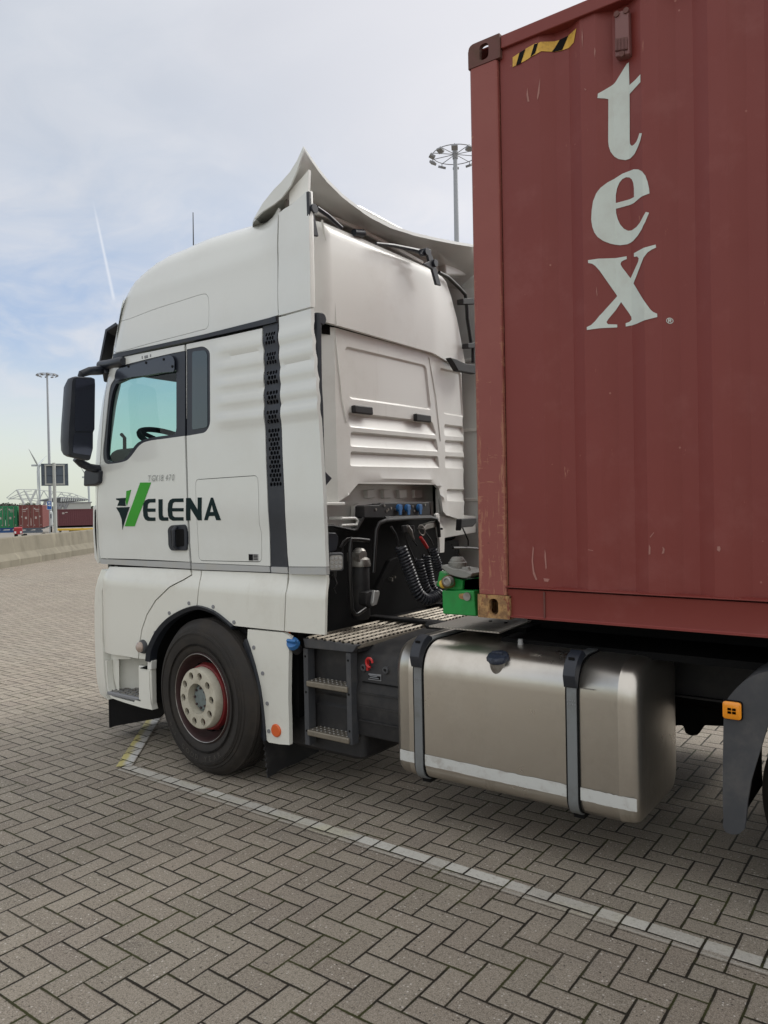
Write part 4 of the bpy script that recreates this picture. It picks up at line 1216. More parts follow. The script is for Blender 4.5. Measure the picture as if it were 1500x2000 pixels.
def mirror():
    P = lambda x, y, X=-4.93: Vector(at(*z1([(x, y)])[0], X=X))
    out = [P(*p) for p in ((478, 287), (500, 282), (600, 288), (620, 296), (622, 330), (618, 630), (608, 650), (607, 760), (590, 828), (575, 832), (470, 808), (448, 795), (443, 720), (448, 600), (460, 440), (468, 310))]
    c = sum(out, Vector())/len(out)
    mb = MB(); rings = []
    for dx, s in ((0, .97), (-.015, 1.0), (-.07, .98), (-.12, .86), (-.15, .6)): rings.append([c+(p-c)*s+Vector((dx, .0, 0)) for p in out])
    mb.loft(rings); m = mb.build('mirror', 'navy', TR)
    def pane(pts, name, mt, dx=.004):
        q = [P(*p) for p in pts]; cc = sum(q, Vector())/len(q); mb = MB(); poly = arcfil([(p.y, p.z) for p in q], .012)
        mb.loft([[(q[0].x+dx, y, z) for y, z in poly], [(q[0].x+dx-.006, y, z) for y, z in poly]]); return mb.build(name, mt, m)
    pane([(492, 298), (612, 300), (616, 380), (612, 632), (598, 640), (486, 640), (488, 420)], 'mirror_glass', 'mirror')
    pane([(485, 652), (603, 655), (603, 740), (590, 800), (472, 782), (475, 720)], 'wide_angle_glass', 'mirror')
    # arms and mount
    q = lambda pts, Ys, m_=1: [Vector(at(*z1([p])[0], Y=y)) for p, y in zip(pts, Ys)]
    mb = MB(); mb.tube(q([(525, 285), (530, 268), (580, 250), (640, 245), (690, 235)], [3.20, 3.20, 3.26, 3.38, 3.47]), [.022, .026, .030, .034, .040], 10)
    mb.build('mirror_arm', 'navy', m)
    mb = MB(); mb.tube(q([(655, 212), (720, 203), (795, 188), (805, 187)], [3.44, 3.42, 3.39, 3.385]), [.034, .036, .038, .028], 12); mb.build('arm_mount', 'navy', m)
    mb = MB(); mb.tube(q([(690, 225), (697, 260), (690, 315)], [3.45, 3.44, 3.46]), [.034, .034, .016], 10); mb.build('arm_mount', 'navy', m)
    mb = MB(); mb.tube(q([(495, 815), (530, 850), (580, 876), (660, 892)], [3.20, 3.24, 3.32, 3.42]), [.030, .030, .030, .034], 10); mb.build('mirror_arm', 'navy', m)
    bl = q([(612, 905), (640, 875), (672, 872), (680, 893), (716, 898), (712, 975), (690, 990), (610, 1000)], [3.46]*8)
    MB().prism([p-Vector((0, .09, 0)) for p in bl], (0, .12, 0)).build('arm_mount', 'navy', m, bevel=.012)


mirror()


def lower_fairings():
    A = tr([(214, 1106.5), (290, 1109), (371, 1113), (373.5, 1122), (357, 1132), (330, 1146), (303, 1172), (286, 1200), (276, 1230), (271.5, 1260), (269.5, 1286), (240, 1281), (203, 1272),
            (200.5, 1235), (199.5, 1177), (198.5, 1147), (203, 1125)], SL)
    side_panel('front_fairing', 'white_low', TR, A, surf=SL, step=.04)
    B = tr([(375, 1113.5), (392, 1114.5), (388, 1145), (384, 1182), (370, 1185.5), (357, 1189.5), (342, 1198), (330, 1206), (319, 1216), (310, 1227), (303, 1238), (297, 1250), (292, 1262), (288.5, 1275), (287, 1288),
            (271.5, 1286), (273.5, 1260), (278, 1230), (288, 1201), (305, 1173.5), (332, 1147.5), (359, 1133.5), (375.5, 1123.5)], SL)
    side_panel('wheel_arch_panel', 'white_low', TR, B, surf=SL, step=.03)
    C = tr([(394.3, 1114.6), (480, 1117.5), (562.3, 1121), (559.5, 1150), (556, 1190), (554.3, 1232.5), (520, 1229), (483, 1225), (457, 1222), (443, 1210), (432, 1201), (423, 1195), (412, 1189.5), (403, 1186), (393, 1183),
            (385.7, 1182), (389.5, 1145)], SL)
    side_panel('wheel_arch_panel', 'white_low', TR, C, surf=SL, step=.03)
    Dp = tr([(564.3, 1121.2), (638, 1123.5), (638.5, 1140), (636, 1165), (635, 1200), (634.3, 1240), (600, 1237), (556, 1232.8), (558, 1190), (561.5, 1150)], SL)
    side_panel('rear_fairing', 'white_low', TR, Dp, surf=SL, step=.03)
    E_ = tr([(484, 1229), (553, 1235.5), (566, 1243), (567.5, 1250), (564.5, 1267), (563, 1367), (565, 1455), (545, 1453.5), (525, 1450), (521, 1445), (519.5, 1425), (517, 1395), (509.5, 1340), (500, 1300), (490, 1267), (483, 1247)], SL)
    rf = side_panel('rear_fender', 'white_low', TR, E_, surf=SL, thick=.03, step=.03)
    st_ = tr([(489, 1226.5), (553.5, 1233), (553.5, 1236), (487, 1229.5)], SL)
    def studs(L, par):
        for p in L:
            x, z = hit(*p, SL); MB().cyl((x, SL(x, z)-.005, z), (x, SL(x, z)+.006, z), .0125, .0135, 12).build('fixing_stud', 'galvd', par)
    kids = [o for o in TR.children if o.name.startswith('wheel_arch_panel')]
    studs(z2([(598, 834), (483, 892), (400, 1007)]), kids[0]); studs(z2([(740, 855), (862, 946)]), kids[1])
    studs(z2([(978, 1094), (1030, 1245), (1057, 1422), (1066, 1584)]), rf)
    x, z = hit(*z2([(1110, 1580)])[0], SL)
    MB().lathe([(-.012, .0), (-.012, .034), (-.006, .040), (.0, .040)], (x, SL(x, z), z), seg=28).build('side_reflector', 'orange', rf)
    x, z = hit(*z2([(328, 1088)])[0], SL); t = MB().lathe([(-.03, .0), (-.03, .030), (-.02, .044), (.004, .052), (.004, .0)], (x+.006, SL(x, z), z), seg=28).build('indicator_lamp', 'grey', TR)
    MB().lathe([(-.052, .0), (-.048, .022), (-.036, .036), (-.024, .038)], (x+.002, SL(x, z), z), seg=24).build('lens', mat('clear_amber_lens', (.42, .33, .28), .15, coat=.5, var=.4, vs=60), t)
    # black arch lip: front quarter and rear quarter, standing proud of the panels
    lip = [(383, 1182), (357, 1189.5), (330, 1206), (310, 1227), (297, 1250), (289.5, 1270), (287.5, 1290)]
    wc = np.array([-3.995, .50])
    def lipmesh(outer, w, surf=SL):
        o = curve(tr(outer, surf), 5); mb = MB(); rings = []
        for (x, z) in o:
            r = np.array([x, z])-wc; r = r/np.linalg.norm(r); i = np.array([x, z])-r*w; s = surf(x, z)
            rings.append([(x, s+.004, z), (x-r[0]*.004, s-.020, z-r[1]*.004), (i[0], s+.000, i[1]), (i[0], s+.06, i[1])])
        mb.loft(rings, close=True); return mb
    full = [(287.5, 1290), (289.5, 1270), (297, 1250), (310, 1227), (330, 1206), (357, 1189.5), (383, 1182), (403, 1185.5), (423, 1194.5), (443, 1210), (456, 1222)]
    lipmesh(full, .030).build('arch_lip', 'navy', TR)
    lipmesh([(483, 1247), (490, 1267), (500, 1300), (510, 1343), (517.5, 1400), (520, 1447)], .055).build('arch_lip', 'navy', TR)
    # liner
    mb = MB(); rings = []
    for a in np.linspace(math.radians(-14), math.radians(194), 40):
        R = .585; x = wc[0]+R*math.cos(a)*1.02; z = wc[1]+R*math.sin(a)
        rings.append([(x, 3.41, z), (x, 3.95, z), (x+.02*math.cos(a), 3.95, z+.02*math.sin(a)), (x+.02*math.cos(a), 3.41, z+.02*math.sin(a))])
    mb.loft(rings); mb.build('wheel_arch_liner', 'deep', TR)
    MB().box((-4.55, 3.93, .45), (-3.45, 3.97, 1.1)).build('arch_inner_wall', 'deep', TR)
    # notch plate where cab and fender meet
    nt = tr(z2([(820, 960), (870, 972), (950, 982), (955, 1002), (938, 1015), (905, 1040), (880, 1010)]), SL)
    mb = MB(); sheet(mb, nt, (), lambda x, z: (x, SL(x, z)+.05, z), (0, .03, 0), .05); mb.build('arch_bracket', 'deep', TR)
    # backing behind the fairing gaps
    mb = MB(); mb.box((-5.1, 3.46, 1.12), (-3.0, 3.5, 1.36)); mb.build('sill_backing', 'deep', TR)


lower_fairings()


def step_well():
    q = lambda L, y: [Vector(at(*((170+a/9.375), (1250+b/9.375)), Y=y)) for a, b in L]
    Y0 = 3.395
    # side face of the step unit: right panel and lower skirt
    out = [(300, 382), (330, 700), (345, 880), (375, 985), (440, 1060), (490, 1078), (700, 1150), (1000, 1240), (1195, 1280), (1165, 1150), (1145, 900), (1133, 575), (955, 540), (950, 935), (952, 1085), (880, 1100),
           (862, 1140), (700, 1100), (450, 1030), (400, 950), (365, 800), (345, 600), (335, 384)]
    P2 = [(p.x, p.z) for p in q(out, Y0)]
    mb = MB(); sheet(mb, P2, (), lambda x, z: (x, Y0+(superell(-5.0-x)*.5 if x < -5.0 else 0), z), (0, .05, 0), .03); s = mb.build('step_unit', 'white_low', TR, sharp=40)
    fl = q([(450, 985), (862, 1140)], Y0); z0 = .385
    # recess: back wall, right cheek, floor
    mb = MB(); a_, b_, c_ = (-5.13, 3.46), (-4.86, 3.66), (-4.64, 3.42)
    mb.loft([[(x, y, z) for z in (.37, .69)] for x, y in (a_, b_)], close=False); mb.loft([[(x-.01, y+.02, z) for z in (.37, .69)] for x, y in (a_, b_)], close=False); mb.build('step_back_wall', 'white_low', s)
    mb = MB(); mb.loft([[(x, y, z) for z in (.37, .66)] for x, y in (b_, c_)], close=False); mb.build('step_cheek', 'white_low', s)
    MB().box((-4.72, Y0+.006, .33), (-4.57, 3.45, .62)).build('step_corner', 'white_low', s, bevel=.01)
    mb = MB(); mb.prism([(-5.10, Y0, z0-.03), (-4.68, Y0, z0-.03), (-4.86, 3.655, z0-.03), (-5.10, 3.49, z0-.03)], (0, 0, .03)); t = mb.build('step_tread', 'galvd', s, bevel=.01)
    mb = MB()
    for i in range(9):
        for j in range(5):
            x = -5.07+i*.045+(j % 2)*.02; y = Y0+.03+j*.045
            if y > 3.46+(x+5.13)*.7 or y > 3.62-(x+4.86)*1.1: continue
            mb.obox((x, y, z0+.003), (.014, .008*(1 if (i+j) % 2 else -1), 0), (-.005, .008, 0), (0, 0, .004))
    mb.build('tread_stud', 'steel', t)
    # front bumper edge seen beyond the fairing
    mb = MB(); rings = []
    for px, py, w in ((203, 1112, 9), (196, 1130, 10), (191, 1150, 10), (189.5, 1180, 12), (190, 1240, 12), (192, 1300, 13), (195, 1330, 13), (200, 1352, 10), (206, 1358, 6)):
        a = at(px, py, Y=3.50); b = at(px+w, py, Y=3.44)
        rings.append([(a[0], 3.50, a[2]), (a[0]+.012, 3.47, a[2]), (b[0], 3.43, a[2]), (b[0]+.03, 3.50, a[2]), (a[0]+.03, 3.60, a[2]), (a[0]-.02, 3.60, a[2])])
    mb.loft(rings); mb.build('bumper_edge', 'white_low', TR)
    mb = MB(); R_ = []
    for u in np.linspace(.97, -.97, 24):
        x = -4.97-.42*math.sqrt(1-abs(u)**4)+.06; y = 4.62-u*1.2
        R_.append([(x, y, .36), (x-.05, y, .5), (x-.06, y, 1.1), (x, y, 1.32), (x+.04, y, 1.32), (x+.02, y, .36)])
    mb.loft(R_); mb.build('front_bumper', 'white_low', TR)
    # rubber air dam under the step
    a, b, c, d = at(216.5, 1371, Y=3.52), at(218, 1419, Y=3.52), at(322, 1394, Y=3.62), at(300, 1386, Y=3.44)
    mb = MB(); mb.prism([(a[0], 3.50, .36), (a[0], 3.50, b[2]), (c[0], 3.56, c[2]-.02), (-4.52, 3.56, .36)], (0, .02, 0)); mb.prism([(a[0], 3.50, .36), (a[0]-.06, 5.7, .36), (a[0]-.06, 5.7, .10), (a[0], 3.50, b[2])], (.02, 0, 0))
    mb.build('air_dam', 'deep', TR)
    # small side mounting block
    blk = q([(1100, 372), (1178, 380), (1170, 550), (1100, 535)], 3.39); MB().prism(blk, (0, .05, 0)).build('step_bracket', 'cream', s, bevel=.006)
    hole = q([(960, 515), (1088, 470), (1090, 540)], 3.393); MB().prism(hole, (0, .01, 0)).build('step_slot', 'deep', s)
    nar = q([(495, 255), (800, 322), (800, 350), (490, 352)], 3.43); MB().prism(nar, (0, .02, 0)).build('step_lip', 'white_low', s)


step_well()


def wheel(cx, yout, parent, front=True):
    cz = .500; R = .512
    prof = [(.145, .288), (.115, .300), (.070, .318), (.030, .345), (.010, .372), (.0, .405), (.004, .432), (.012, .436), (.014, .452), (.022, .456), (.026, .474), (.040, .486), (.050, .496), (.062, .503)]
    rims = []; xx = .062
    for k in range(5):
        a = .066+k*.040; 
        prof += [(a+.002, R), (a+.026, R+.001)]
        if k < 4: prof += [(a+.029, R-.013), (a+.036, R-.013), (a+.039, R)]
    prof += [(.262, .503), (.285, .48), (.305, .44), (.315, .405), (.30, .36), (.25, .30), (.17, .288)]
    # inner sidewall beads sit at both rim edges
    prof[0] = (.045, .289); prof[1] = (.030, .294); prof[2] = (.022, .305); prof[3] = (.012, .33)
    mb = MB(); mb.lathe(prof, (cx, yout, cz), seg=96); ty = mb.build('wheel', 'rubber', parent, sharp=40)
    # sidewall ridges
    mb = MB()
    for r in (.345, .352, .415, .424):
        mb.lathe([(.004, r-.0022), (-.001 if .36 < r else .009, r), (.004, r+.0022)], (cx, yout, cz), seg=96)
    mb.build('sidewall_ridge', 'rubber', ty)
    def arc(txt, a0, da, r, size, tilt=0):
        mb = MB()
        for i, ch in enumerate(txt):
            if ch == ' ': continue
            vs, fs = glyphs(ch, size); a = a0+da*i
            ux = np.array([-math.sin(a), math.cos(a)])*-1; uz = np.array([math.cos(a), math.sin(a)])
            s = -1 if tilt else 1
            P = []
            for x, y in vs:
                q = np.array([cx, cz])+uz*(r+(y if not tilt else -y)*1)+ux*(x-size*.3)*s; P.append((q[0], yout-.0035+abs(r+y*.5-.39)*.02, q[1]))
            mb.add(P, fs)
        mb.build('tyre_lettering', M['tyretext'], ty)
    if front:
        arc('GOOD YEAR', math.radians(-118), math.radians(7.6), .405, .048, True)
        arc('M+S', math.radians(-146), math.radians(6), .40, .032, True)
    # rim: lip, barrel, disc
    mb = MB(); mb.lathe([(.028, .296), (.020, .292), (.018, .286), (.026, .281), (.050, .278), (.085, .272), (.110, .262), (.135, .240), (.15, .225), (.18, .22), (.20, .262), (.28, .275), (.30, .296)], (cx, yout, cz), seg=80)
    rim = mb.build('rim', 'rimdark', ty)
    mb = MB(); mb.lathe([(.016, .2905), (.0145, .2885), (.017, .285), (.021, .287)], (cx, yout, cz), seg=80); mb.build('rim_edge', 'steel', rim if False else ty)
    if not front: 
        mb = MB(); mb.lathe([(.02, .0), (.02, .1), (.12, .14), (.15, .23)], (cx, yout, cz), seg=40); mb.build('hub', 'hub', ty); return ty
    mb = MB(); mb.lathe([(.15, .232), (.10, .226), (.055, .212), (.050, .195), (.050, .10)], (cx, yout, cz), seg=64); mb.build('rim_disc', 'redrim', ty)
    for k in range(10):
        a = 2*math.pi*(k+.5)/10; mb = MB().obox((cx+.2275*math.cos(a), yout+.095, cz+.2275*math.sin(a)), (-.028*math.sin(a), 0, .028*math.cos(a)), (0, .014, 0), (.004*math.cos(a), 0, .004*math.sin(a)))
        mb.build('vent_hole', 'deep', ty)
    # ivory ring cover with ten holes
    n = 120; mb = MB(); holes = []
    ro, ri = .197, .100
    circ = lambda r, m_, c0=(0, 0): [(c0[0]+r*math.cos(2*math.pi*i/m_), c0[1]+r*math.sin(2*math.pi*i/m_)) for i in range(m_)]
    for k in range(10):
        a = 2*math.pi*(k+.15)/10; holes.append(circ(.0245, 16, (.154*math.cos(a), .154*math.sin(a))))
    yf = yout-.012
    sheet(mb, circ(ro-.006, 64), [circ(ri, 40)]+holes, lambda x, z: (cx+x, yf+(.004 if math.hypot(x, z) > .185 else 0), cz+z), (0, .022, 0), .05, rs=.03)
    mb.lathe([(.004, ro-.006), (.010, ro), (.060, ro+.002), (.062, ro-.01)], (cx, yf, cz), seg=64)
    mb.lathe([(.0, ri), (.03, ri-.002), (.060, ri-.004)], (cx, yf, cz), seg=48)
    mb.build('wheel_ring_cover', 'ring', ty, sharp=50)
    for k in range(10):
        a = 2*math.pi*(k+.15)/10; c = (cx+.154*math.cos(a), yf+.050, cz+.154*math.sin(a))
        MB().cyl(c, (c[0], c[1]-.018, c[2]), .0165, .014, 6).build('wheel_nut', 'rimdark' if k % 3 else 'hub', ty)
    mb = MB(); mb.lathe([(.058, .098), (.050, .094), (.046, .078), (.034, .074), (.030, .0)], (cx, yf, cz), seg=48); h = mb.build('hub', 'hub', ty)
    for k in range(8):
        a = 2*math.pi*k/8; c = (cx+.064*math.cos(a), yf+.034, cz+.064*math.sin(a)); MB().cyl(c, (c[0], c[1]-.010, c[2]), .0085, .0085, 6).build('hub_bolt', 'rimdark', h)
    return ty


M['tyretext'] = mat('tyre_lettering', (.062, .056, .048), .6)
_w = wheel(-3.965, 3.315, TR)
_T = Matrix.Translation((-3.965, 3.315, 0)) @ Matrix.Rotation(math.radians(-5), 4, 'Z') @ Matrix.Translation((3.965, -3.315, 0))   # wheel steered slightly
def _turn(o):
    o.data.transform(_T)
    for c_ in o.children: _turn(c_)
_turn(_w)
def plain_wheel(cx, y, parent): return wheel(cx, y, parent, False)
plain_wheel(-3.995, 5.55, TR); plain_wheel(-.14, 3.50, TR); plain_wheel(-.14, 3.84, TR); plain_wheel(-.16, 5.15, TR); plain_wheel(-.16, 5.50, TR)


# ------------------------------------------------------------------ cab rear
XR = -3.15
def yz(L, X=XR): return [(float(at(*p, X=X)[1]), float(at(*p, X=X)[2])) for p in L]
def v5(L, X): return [Vector(at(*p, X=X)) for p in z5(L)]
def v4(L, X): return [Vector(at(*p, X=X)) for p in z4(L)]
def v3(L, X): return [Vector(at(*p, X=X)) for p in z3(L)]


def rear_wall():
    def base(y):
        x = XR
        if y < 3.80: x -= (3.80-y)*.75
        if y > 5.02: x -= (y-5.02)*.06
        if y > 5.44: x -= (y-5.44)*.9
        return x
    win = arcfil(yz(z4([(565, 310), (1085, 435), (1118, 722), (590, 648)])), .045)
    win2 = arcfil(yz(z4([(1172, 450), (1318, 478), (1338, 765), (1200, 745)])), .03)
    quads = [yz(z4(L)) for L in (
        [(590, 732), (1125, 795), (1150, 882), (592, 828)], [(604, 856), (1150, 904), (1162, 985), (600, 952)], [(603, 982), (1160, 1014), (1168, 1090), (598, 1077)],
        [(1205, 808), (1335, 822), (1345, 892), (1203, 884)], [(1208, 910), (1342, 916), (1352, 992), (1207, 987)], [(1208, 1012), (1345, 1018), (1356, 1095), (1208, 1090)],
        [(1220, 1222), (1356, 1224), (1358, 1305), (1218, 1300)])]
    ribs = [arcfil(q, .022) for q in quads]
    bot = yz(z4([(595, 1254), (622, 1222), (650, 1190), (700, 1182), (1100, 1184), (1140, 1192), (1165, 1225), (1182, 1300), (1192, 1365), (1215, 1390)]))
    seam = yz([(655, 640), (905, 722)])
    out = [(3.46, 1.765)] + [(3.80, 1.765)] + bot + [(5.50, 1.585), (5.78, 1.585), (5.78, 2.80), (5.50, 2.815), seam[1], (4.90, 2.876), seam[0], (3.46, 2.90)]
    feats = [(win, -.012, 0), (win2, -.010, 0)] + [(r, -.032, q) for r, q in zip(ribs, quads)]
    loops = []
    for p, d, k in feats: loops += [p, inset(p, .014)]
    bt = np.array(bot)
    def disp(P):
        P = np.array([P]); y, z = P[0]; d = 0
        for p, dep, k in feats:
            if inpoly(P, p)[0]:
                e = segdist(P, p)[0]; t = min(1, e/.014)
                if k:
                    (TL, TR_, BR, BL) = k; u_ = (y-TL[0])/(TR_[0]-TL[0]); hi = TL[1]+(TR_[1]-TL[1])*u_; lo = BL[1]+(BR[1]-BL[1])*u_
                    g = max(0, min(1, (z-lo)/max(.01, hi-lo))); return dep*t*(.12+.88*g)
                return dep*t
        e = segdist(P, bot)[0]
        if e < .035: d += .014*math.sin(math.pi*min(1, e/.035))
        if inpoly(P, [(3.9, 2.4), (4.9, 2.4), (4.9, 2.6), (3.9, 2.6)])[0]: pass
        return d
    def pillow(y, z):
        # soft dents of the pressed sheet
        return .004*math.sin(y*5.1+1.2)*math.sin(z*4.3+.4)
    mb = MB(); sheet(mb, out, (), lambda y, z: (base(y)+disp((y, z))+pillow(y, z)*.5, y, z), (-.02, 0, 0), .045, loops, rs=.03)
    rw = mb.build('rear_wall', 'cream', TR, sharp=24)
    # moulded fold along the left of the wall and the fold left of the small window
    for L, w in ((((500, 210), (545, 640), (575, 800)), .006), (((1100, 385), (1145, 640), (1175, 920)), .006)):
        pts = [Vector((base(y)+.002, y, z)) for y, z in yz(z4(L))]; MB().tube(pts, w*.5, 6).build('wall_fold', 'cream', rw)
    # upper panel
    top = yz(z3([(400, 478), (460, 500), (700, 600), (960, 718), (1080, 772), (1150, 805), (1210, 845), (1232, 875), (1262, 960), (1300, 1090), (1345, 1270)]), XR+.03)
    o2 = [(3.46, 2.885), (3.46, 3.51)] + top + [(5.52, 2.80), (5.42, 2.815), (4.90, 2.872), (3.80, 2.885)]
    def b2(y):
        x = XR+.035
        if y < 3.68: x -= (3.68-y)*.55
        if y > 4.93: x -= (y-4.93)*.10
        return x
    mb = MB(); sheet(mb, o2, (), lambda y, z: (b2(y)+.012*math.sin((z-2.88)/.64*math.pi)-.025*sm(3.46, 3.53, z), y, z), (-.03, 0, 0), .05, rs=.04)
    up = mb.build('upper_rear_panel', 'cream', TR, sharp=40)
    pts = [Vector((b2(3.68)+.001, y, z)) for y, z in yz(z3([(460, 500), (500, 720), (535, 980), (548, 1145)]), XR+.03)]; MB().tube(pts, .007, 6).build('panel_fold', 'cream', up)
    for L in ([(1060, 830), (1085, 900), (1112, 1240)], [(1110, 830), (1140, 1000), (1165, 1240)]):
        pass
    # seam shadow gap
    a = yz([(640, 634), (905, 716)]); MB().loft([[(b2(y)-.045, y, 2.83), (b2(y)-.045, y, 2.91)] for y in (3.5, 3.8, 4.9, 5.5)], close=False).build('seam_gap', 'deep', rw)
    # dark rubber pads
    for L in ([(622, 688), (738, 702), (742, 752), (624, 738)], [(1016, 742), (1110, 756), (1112, 800), (1018, 790)]):
        p = [Vector(at(*q, X=XR+.02)) for q in z4(L)]; MB().prism([(XR-.005, q.y, q.z) for q in p], (.035, 0, 0)).build('rubber_pad', 'black', rw, bevel=.008)
    # recessed lower wall behind the cut-out
    MB().box((-3.36, 3.44, 1.40), (-3.33, 5.20, 2.0)).build('recess_wall', 'cream', TR)
    MB().box((-3.36, 3.46, 1.745), (-3.14, 3.86, 1.765)).build('recess_shelf', 'cream', TR, bevel=.005)
    MB().box((-3.33, 3.96, 1.885), (-3.15, 4.95, 1.90)).build('recess_shelf', 'cream', TR)
    p = [Vector(at(*q, X=-3.2)) for q in z4([(1160, 1220), (1190, 1380), (1400, 1395), (1400, 1500), (1180, 1540), (1165, 1400)])]
    MB().prism(p, (-.03, 0, 0)).build('recess_side', 'cream', TR, bevel=.006)
    br = v4([(1145, 1385), (1160, 1375), (1170, 1385), (1172, 1440), (1205, 1480), (1200, 1628), (1172, 1632), (1168, 1540), (1160, 1500)], -3.05)
    b_ = MB().prism(br, (-.02, 0, 0)).build('tilt_bracket', 'cream', TR, bevel=.004)
    mb = MB(); c = v4([(1187, 1477)], -3.035)[0]; mb.cyl(c, c-Vector((.03, 0, 0)), .008, .008, 10); mb.build('bracket_bolt', 'deep', b_)
    frame = v4([(600, 1420), (605, 1330), (640, 1312), (700, 1312), (1108, 1300), (1112, 1400), (1060, 1400), (1060, 1330), (700, 1340), (640, 1345), (630, 1420)], -3.30)
    MB().prism(frame, (.03, 0, 0)).build('recess_rib', 'cream', TR, bevel=.004)
    for x0 in (708, 812, 912, 1010):
        p = v4([(x0, 1228), (x0+48, 1226), (x0+50, 1280), (x0+4, 1284)], -3.30); MB().prism([(-3.335, q.y, q.z) for q in p], (.035, 0, 0)).build('recess_boss', 'cream', TR, bevel=.006)
    # left-hand lower corner: white handle and shelf
    h = v4([(545, 1410), (630, 1408), (648, 1425), (640, 1450), (545, 1455)], -3.12)
    MB().tube([h[0], h[1], h[2], h[3], h[4]], .009, 8).build('grab_handle', 'cream', TR)
    h = v4([(540, 1400), (560, 1400), (560, 1420), (540, 1418)], -3.12); MB().prism(h, (-.1, 0, 0)).build('handle_bracket', 'cream', TR)
    tri = v4([(432, 1100), (487, 1155), (440, 1212)], -3.0); MB().prism(tri, (-.06, 0, 0)).build('cab_latch', 'navy', TR, bevel=.006)


rear_wall()


def spoiler():
    RE = [(3.43, 3.865), (3.494, 3.822), (3.611, 3.751), (3.798, 3.690), (4.051, 3.650), (4.30, 3.645), (4.60, 3.672), (4.90, 3.715), (5.18, 3.760), (5.42, 3.802), (5.81, 3.90)]
    FE = lambda y: (-3.46-.42*(1-((y-4.62)/1.2)**4), 3.545+.08*(1-((y-4.62)/1.2)**2))
    prof = [(0, 0), (.08, .10), (.18, .22), (.40, .40), (.55, .49), (.73, .62), (.87, .78), (1, 1)]
    ys = [3.425, 3.44, 3.47, 3.51]+list(np.linspace(3.56, 5.70, 30))+[5.76, 5.81]
    rings = []
    R = lambda y: (-3.05, interp(y, RE))
    for s_, h in prof:
        ring = []
        fl = .012+.085*math.sin(math.pi*min(1, s_*.92))**1.15
        def pt(y, dz=0):
            f, r = FE(y), R(y); return (f[0]+(r[0]-f[0])*s_, y, f[1]+(r[1]-f[1])*h+dz)
        top = [pt(y) for y in ys]; bot = [pt(y, -.022) for y in ys[::-1]]
        e0 = pt(ys[0], -fl); e1 = (e0[0], e0[1]+.012, e0[2])
        ring = [e0]+top+bot[:-1]+[e1]; rings.append(ring)
    MB().loft(rings).build('roof_spoiler', 'white', TR, sharp=50)
    # underside: stiffening channel and end closure
    mb = MB(); pts = []
    for L in ([(395, 325), (700, 430), (1000, 590), (1100, 662)], [(430, 455), (560, 500), (700, 560), (900, 665), (1075, 760)], [(392, 340), (700, 455), (1000, 612), (1085, 680)]):
        pts = v3(L, -3.2); mb = MB().tube(pts, .016, 8); mb.build('spoiler_rib', 'cream', TR)
    a = [(3.54, 3.535), (3.54, 3.70), (3.75, 3.665), (4.2, 3.62), (4.7, 3.66), (5.1, 3.72), (5.3, 3.78), (5.3, 3.45), (5.15, 3.50), (4.8, 3.52)]
    mb = MB(); sheet(mb, a, (), lambda y, z: (-3.30, y, z), (-.02, 0, 0), .1); mb.build('spoiler_bulkhead', 'spoilshade', TR)
    MB().tube(v3([(672, 500), (676, 560)], -3.2), .012, 8).build('spoiler_stay', 'cream', TR)
    MB().tube(v3([(660, 575), (715, 580)], -3.12), [.022, .026], 12).build('spoiler_hinge', 'navy', TR)
    # far end block under the spoiler
    p = v3([(1195, 700), (1290, 675), (1420, 650), (1420, 838), (1222, 838), (1215, 760)], -3.30); MB().prism(p, (-.25, 0, 0)).build('spoiler_end_block', 'cream', TR, bevel=.02)
    # black adjusters with their links
    for L in ([(383, 322), (398, 325), (402, 400), (425, 398), (438, 420), (430, 450), (418, 452), (446, 600), (408, 590), (388, 470)],
              [(1085, 682), (1110, 670), (1132, 680), (1135, 710), (1150, 742), (1172, 745), (1178, 765), (1160, 778), (1194, 900), (1165, 893), (1140, 800), (1085, 765), (1120, 750), (1112, 715), (1085, 720), (1068, 705)]):
        p = v3(L, -2.985); MB().prism(p, (-.02, 0, 0)).build('spoiler_adjuster', 'navy', TR, bevel=.004)
        c = p[3]; 
    for c in ((424, 428), (1162, 760), (1110, 690)):
        q = v3([c], -2.97)[0]; MB().cyl(q, q-Vector((.06, 0, 0)), .026, .026, 14).build('adjuster_knob', 'navy', TR)
    MB().tube(v3([(435, 425), (500, 470), (585, 548)], -3.06), .013, 8).build('adjuster_link', 'navy', TR)
    MB().tube(v3([(795, 642), (900, 655), (1020, 680), (1090, 700)], -3.06), [.010, .014, .016, .022], 8).build('adjuster_link', 'navy', TR)


M['spoilshade'] = mat('spoiler_shade_grey', (.36, .34, .31), .6)  # grey of the shade under the spoiler, put into the colour
spoiler()


